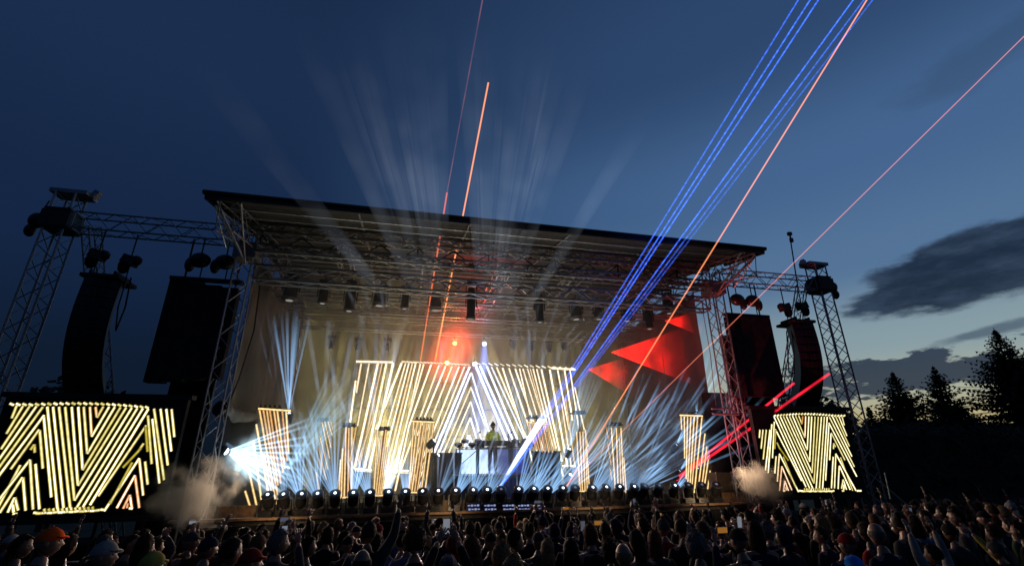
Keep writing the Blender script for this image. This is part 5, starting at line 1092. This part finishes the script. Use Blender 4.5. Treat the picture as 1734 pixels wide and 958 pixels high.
# ------------------------------------------------------------------ trees
LEAF = mat('needle_foliage', (.02, .032, .018), .85, 0, .4, 3); BARK = mat('bark', (.05, .04, .03), .9, 0, .3, 8, .4)
def conifer(label, px, py, Y, px_half, seed, zb=0.0):
    r = random.Random(seed); top = P(px, py, Y); H = top.z - zb; R_ = abs(P(px + px_half, py + 120, Y).x - P(px, py + 120, Y).x)
    f0 = (top.z - P(px, py + 120, Y).z) / H; t = thing('conifer', label, 'tree', (top.x, Y, zb), 0, 'tall conifers at the right')
    m = MB(); m.tube((0, 0, 0), (0, 0, H * 1.02), .02 * H, 8, .02); m.build('trunk', BARK, t)
    m = MB(); z = H; k = 0
    while z > .8:
        f = (H - z) / H; rad = (R_ * (f / f0) ** 1.15 if f < f0 else R_ * (1 + (f - f0) * .5)) * r.uniform(.6, 1.25) + .05; nb = 7 + int(7 * min(1, f * 2.5)); a0 = r.uniform(0, 6.3)
        for i in range(nb):
            a = a0 + 2 * pi * i / nb + r.uniform(-.3, .3); L_ = rad * r.uniform(.65, 1.2); d = Vector((cos(a), sin(a), 0)); up = .35 - .75 * min(1, f * 2)
            pts = [Vector((0, 0, z))]; n = max(3, int(L_ / .26))
            for j in range(1, n + 1):
                s_ = j / n; pts.append(Vector((0, 0, z)) + d * L_ * s_ + Vector((0, 0, L_ * (up * s_ + .28 * s_ * s_))))
            m.tube(pts[0], pts[-1], .025, 3, .01, False)
            for j in range(1, n + 1):
                p = pts[j]; w = (1.1 - .6 * j / n) * min(.5, .16 + L_ * .2)
                for q in range(7):
                    sd = d.cross(Vector((0, 0, 1))) * r.uniform(-1, 1) * w + d * r.uniform(-.2, .35) * w + Vector((0, 0, r.uniform(-.55, .12) * w)); e = p + sd; c_ = sd.cross(Vector((0, 0, 1))); c_ = (c_.normalized() if c_.length > 1e-4 else Vector((1, 0, 0))) * .045 * (1 + w) + Vector((0, 0, .03))
                    m.add([p - c_, p + c_, e + c_ * .3, e - c_ * .3 - Vector((0, 0, .12 * w))], [(0, 1, 2, 3)])
        z -= r.uniform(.16, .34) * (.7 + .5 * f) * max(1, H / 12)
    m.build('crown', LEAF, t)
def bush(label, px, py, Y, wpx, seed, zb=0.0, name='bushy_tree', group='bushy trees behind the stage', nl=2600):
    r = random.Random(seed); top = P(px, py, Y); H = top.z - zb; R_ = abs(P(px + wpx, py, Y).x - top.x)
    t = thing(name, label, 'tree', (top.x, Y, zb), 0, group); m = MB(); m.tube((0, 0, 0), (0, 0, H * .7), .03 * H, 7, .05)
    blobs = []
    for i in range(11):
        a = r.uniform(0, 6.3); q = Vector((cos(a) * R_ * r.uniform(.2, .75), sin(a) * R_ * r.uniform(.1, .6), H * r.uniform(.25, .82))); blobs.append((q, R_ * r.uniform(.3, .5))); m.tube((0, 0, H * .3), q, .05, 5, .02)
    blobs.append((Vector((0, 0, H * .86)), H * .13 + .1 * R_)); m.build('trunk', BARK, t); m = MB()
    for i in range(nl):
        q, br = r.choice(blobs); v = Vector((r.gauss(0, 1), r.gauss(0, 1), r.gauss(0, 1))).normalized() * br * r.uniform(.55, 1.08); v.z *= min(1, H * .17 / br); p = q + v; p.z = max(.1, p.z); a = Vector((r.gauss(0, 1), r.gauss(0, 1), r.gauss(0, 1))).normalized(); b2 = a.orthogonal().normalized(); s_ = r.uniform(.1, .24)
        m.add([p - a * s_, p + b2 * s_ * .6, p + a * s_, p - b2 * s_ * .6], [(0, 1, 2, 3)])
    m.build('crown', LEAF, t)
conifer('shorter spiky conifer nearest the right video wall', 1511, 632, 27, 70, 1)
conifer('slender spiky conifer between its two neighbours', 1580, 622, 30, 58, 2)
conifer('tallest conifer with open drooping boughs near the right edge', 1684, 560, 26, 60, 3)
conifer('dense conifer cut off by the right edge of the photo', 1752, 600, 29, 70, 4)
conifer('low conifer filling the dip before the tallest one', 1628, 688, 33, 70, 5)
conifer('small conifer at the foot of the one nearest the video wall', 1470, 690, 33, 60, 6)
for i, (px, py, w) in enumerate(((1345, 668, 42), (1392, 676, 36), (1505, 712, 80), (1565, 718, 80), (1635, 714, 80), (1700, 716, 80), (1780, 708, 80))):
    bush(('leafy tree peeking over the right video wall by the red lasers', 'leafy tree top between the right video wall and the tower', 'dark leafy tree under the conifer nearest the video wall', 'dark leafy tree under the slender conifer', 'dark leafy tree under the low conifer', 'dark leafy tree under the tallest conifer', 'dark leafy tree at the right edge of the photo')[i], px, py, 34 if i > 1 else 28, w, 20 + i, nl=8000)
bush('dark leafy tree behind the left loudspeaker column', 150, 632, 30, 75, 40); bush('small dark leafy tree beside the left tower foot', 100, 648, 30, 36, 41)
m = MB(); A = P(1480, 770, 22); B = P(1800, 770, 22); m.box(((A.x + B.x) / 2, 22.5, 2.1), (B.x - A.x + 4, 1.4, 4.2)); 
r = random.Random(9)
for i in range(7000):
    xx = r.uniform(A.x - 2, B.x + 2); p = Vector((xx, 22.5 + r.uniform(-.9, .9), r.uniform(.2, 4.75 + .55 * noise.noise(Vector((xx * .5, 0, 0)))))); a = Vector((r.gauss(0, 1), r.gauss(0, 1), r.gauss(0, 1))).normalized(); b2 = a.orthogonal().normalized(); s_ = r.uniform(.1, .22); m.add([p - a * s_, p + b2 * s_ * .6, p + a * s_, p - b2 * s_ * .6], [(0, 1, 2, 3)])
tag(m.build('hedge', LEAF), 'dark hedge running under the conifers at the right', 'hedge')

# added spot on the performer, added fill spots warming the lip; no fixtures
spot(P(834, 640, 15.6), Vector((pd.x, 17.7, RZ + 1.2)) - P(834, 640, 15.6), 110, (1, .95, .6), radians(16))
for x in (-3, 1.5, 6, 10): spot((x, 14.0, 1.95), (0, 1, .1), 26, (1, .7, .4), radians(120), .8, .1)

spot((XC - .6, 19.6, 6.9), (.08, -.5, 1), 900, (1, .03, .02), radians(52), .8, .1)
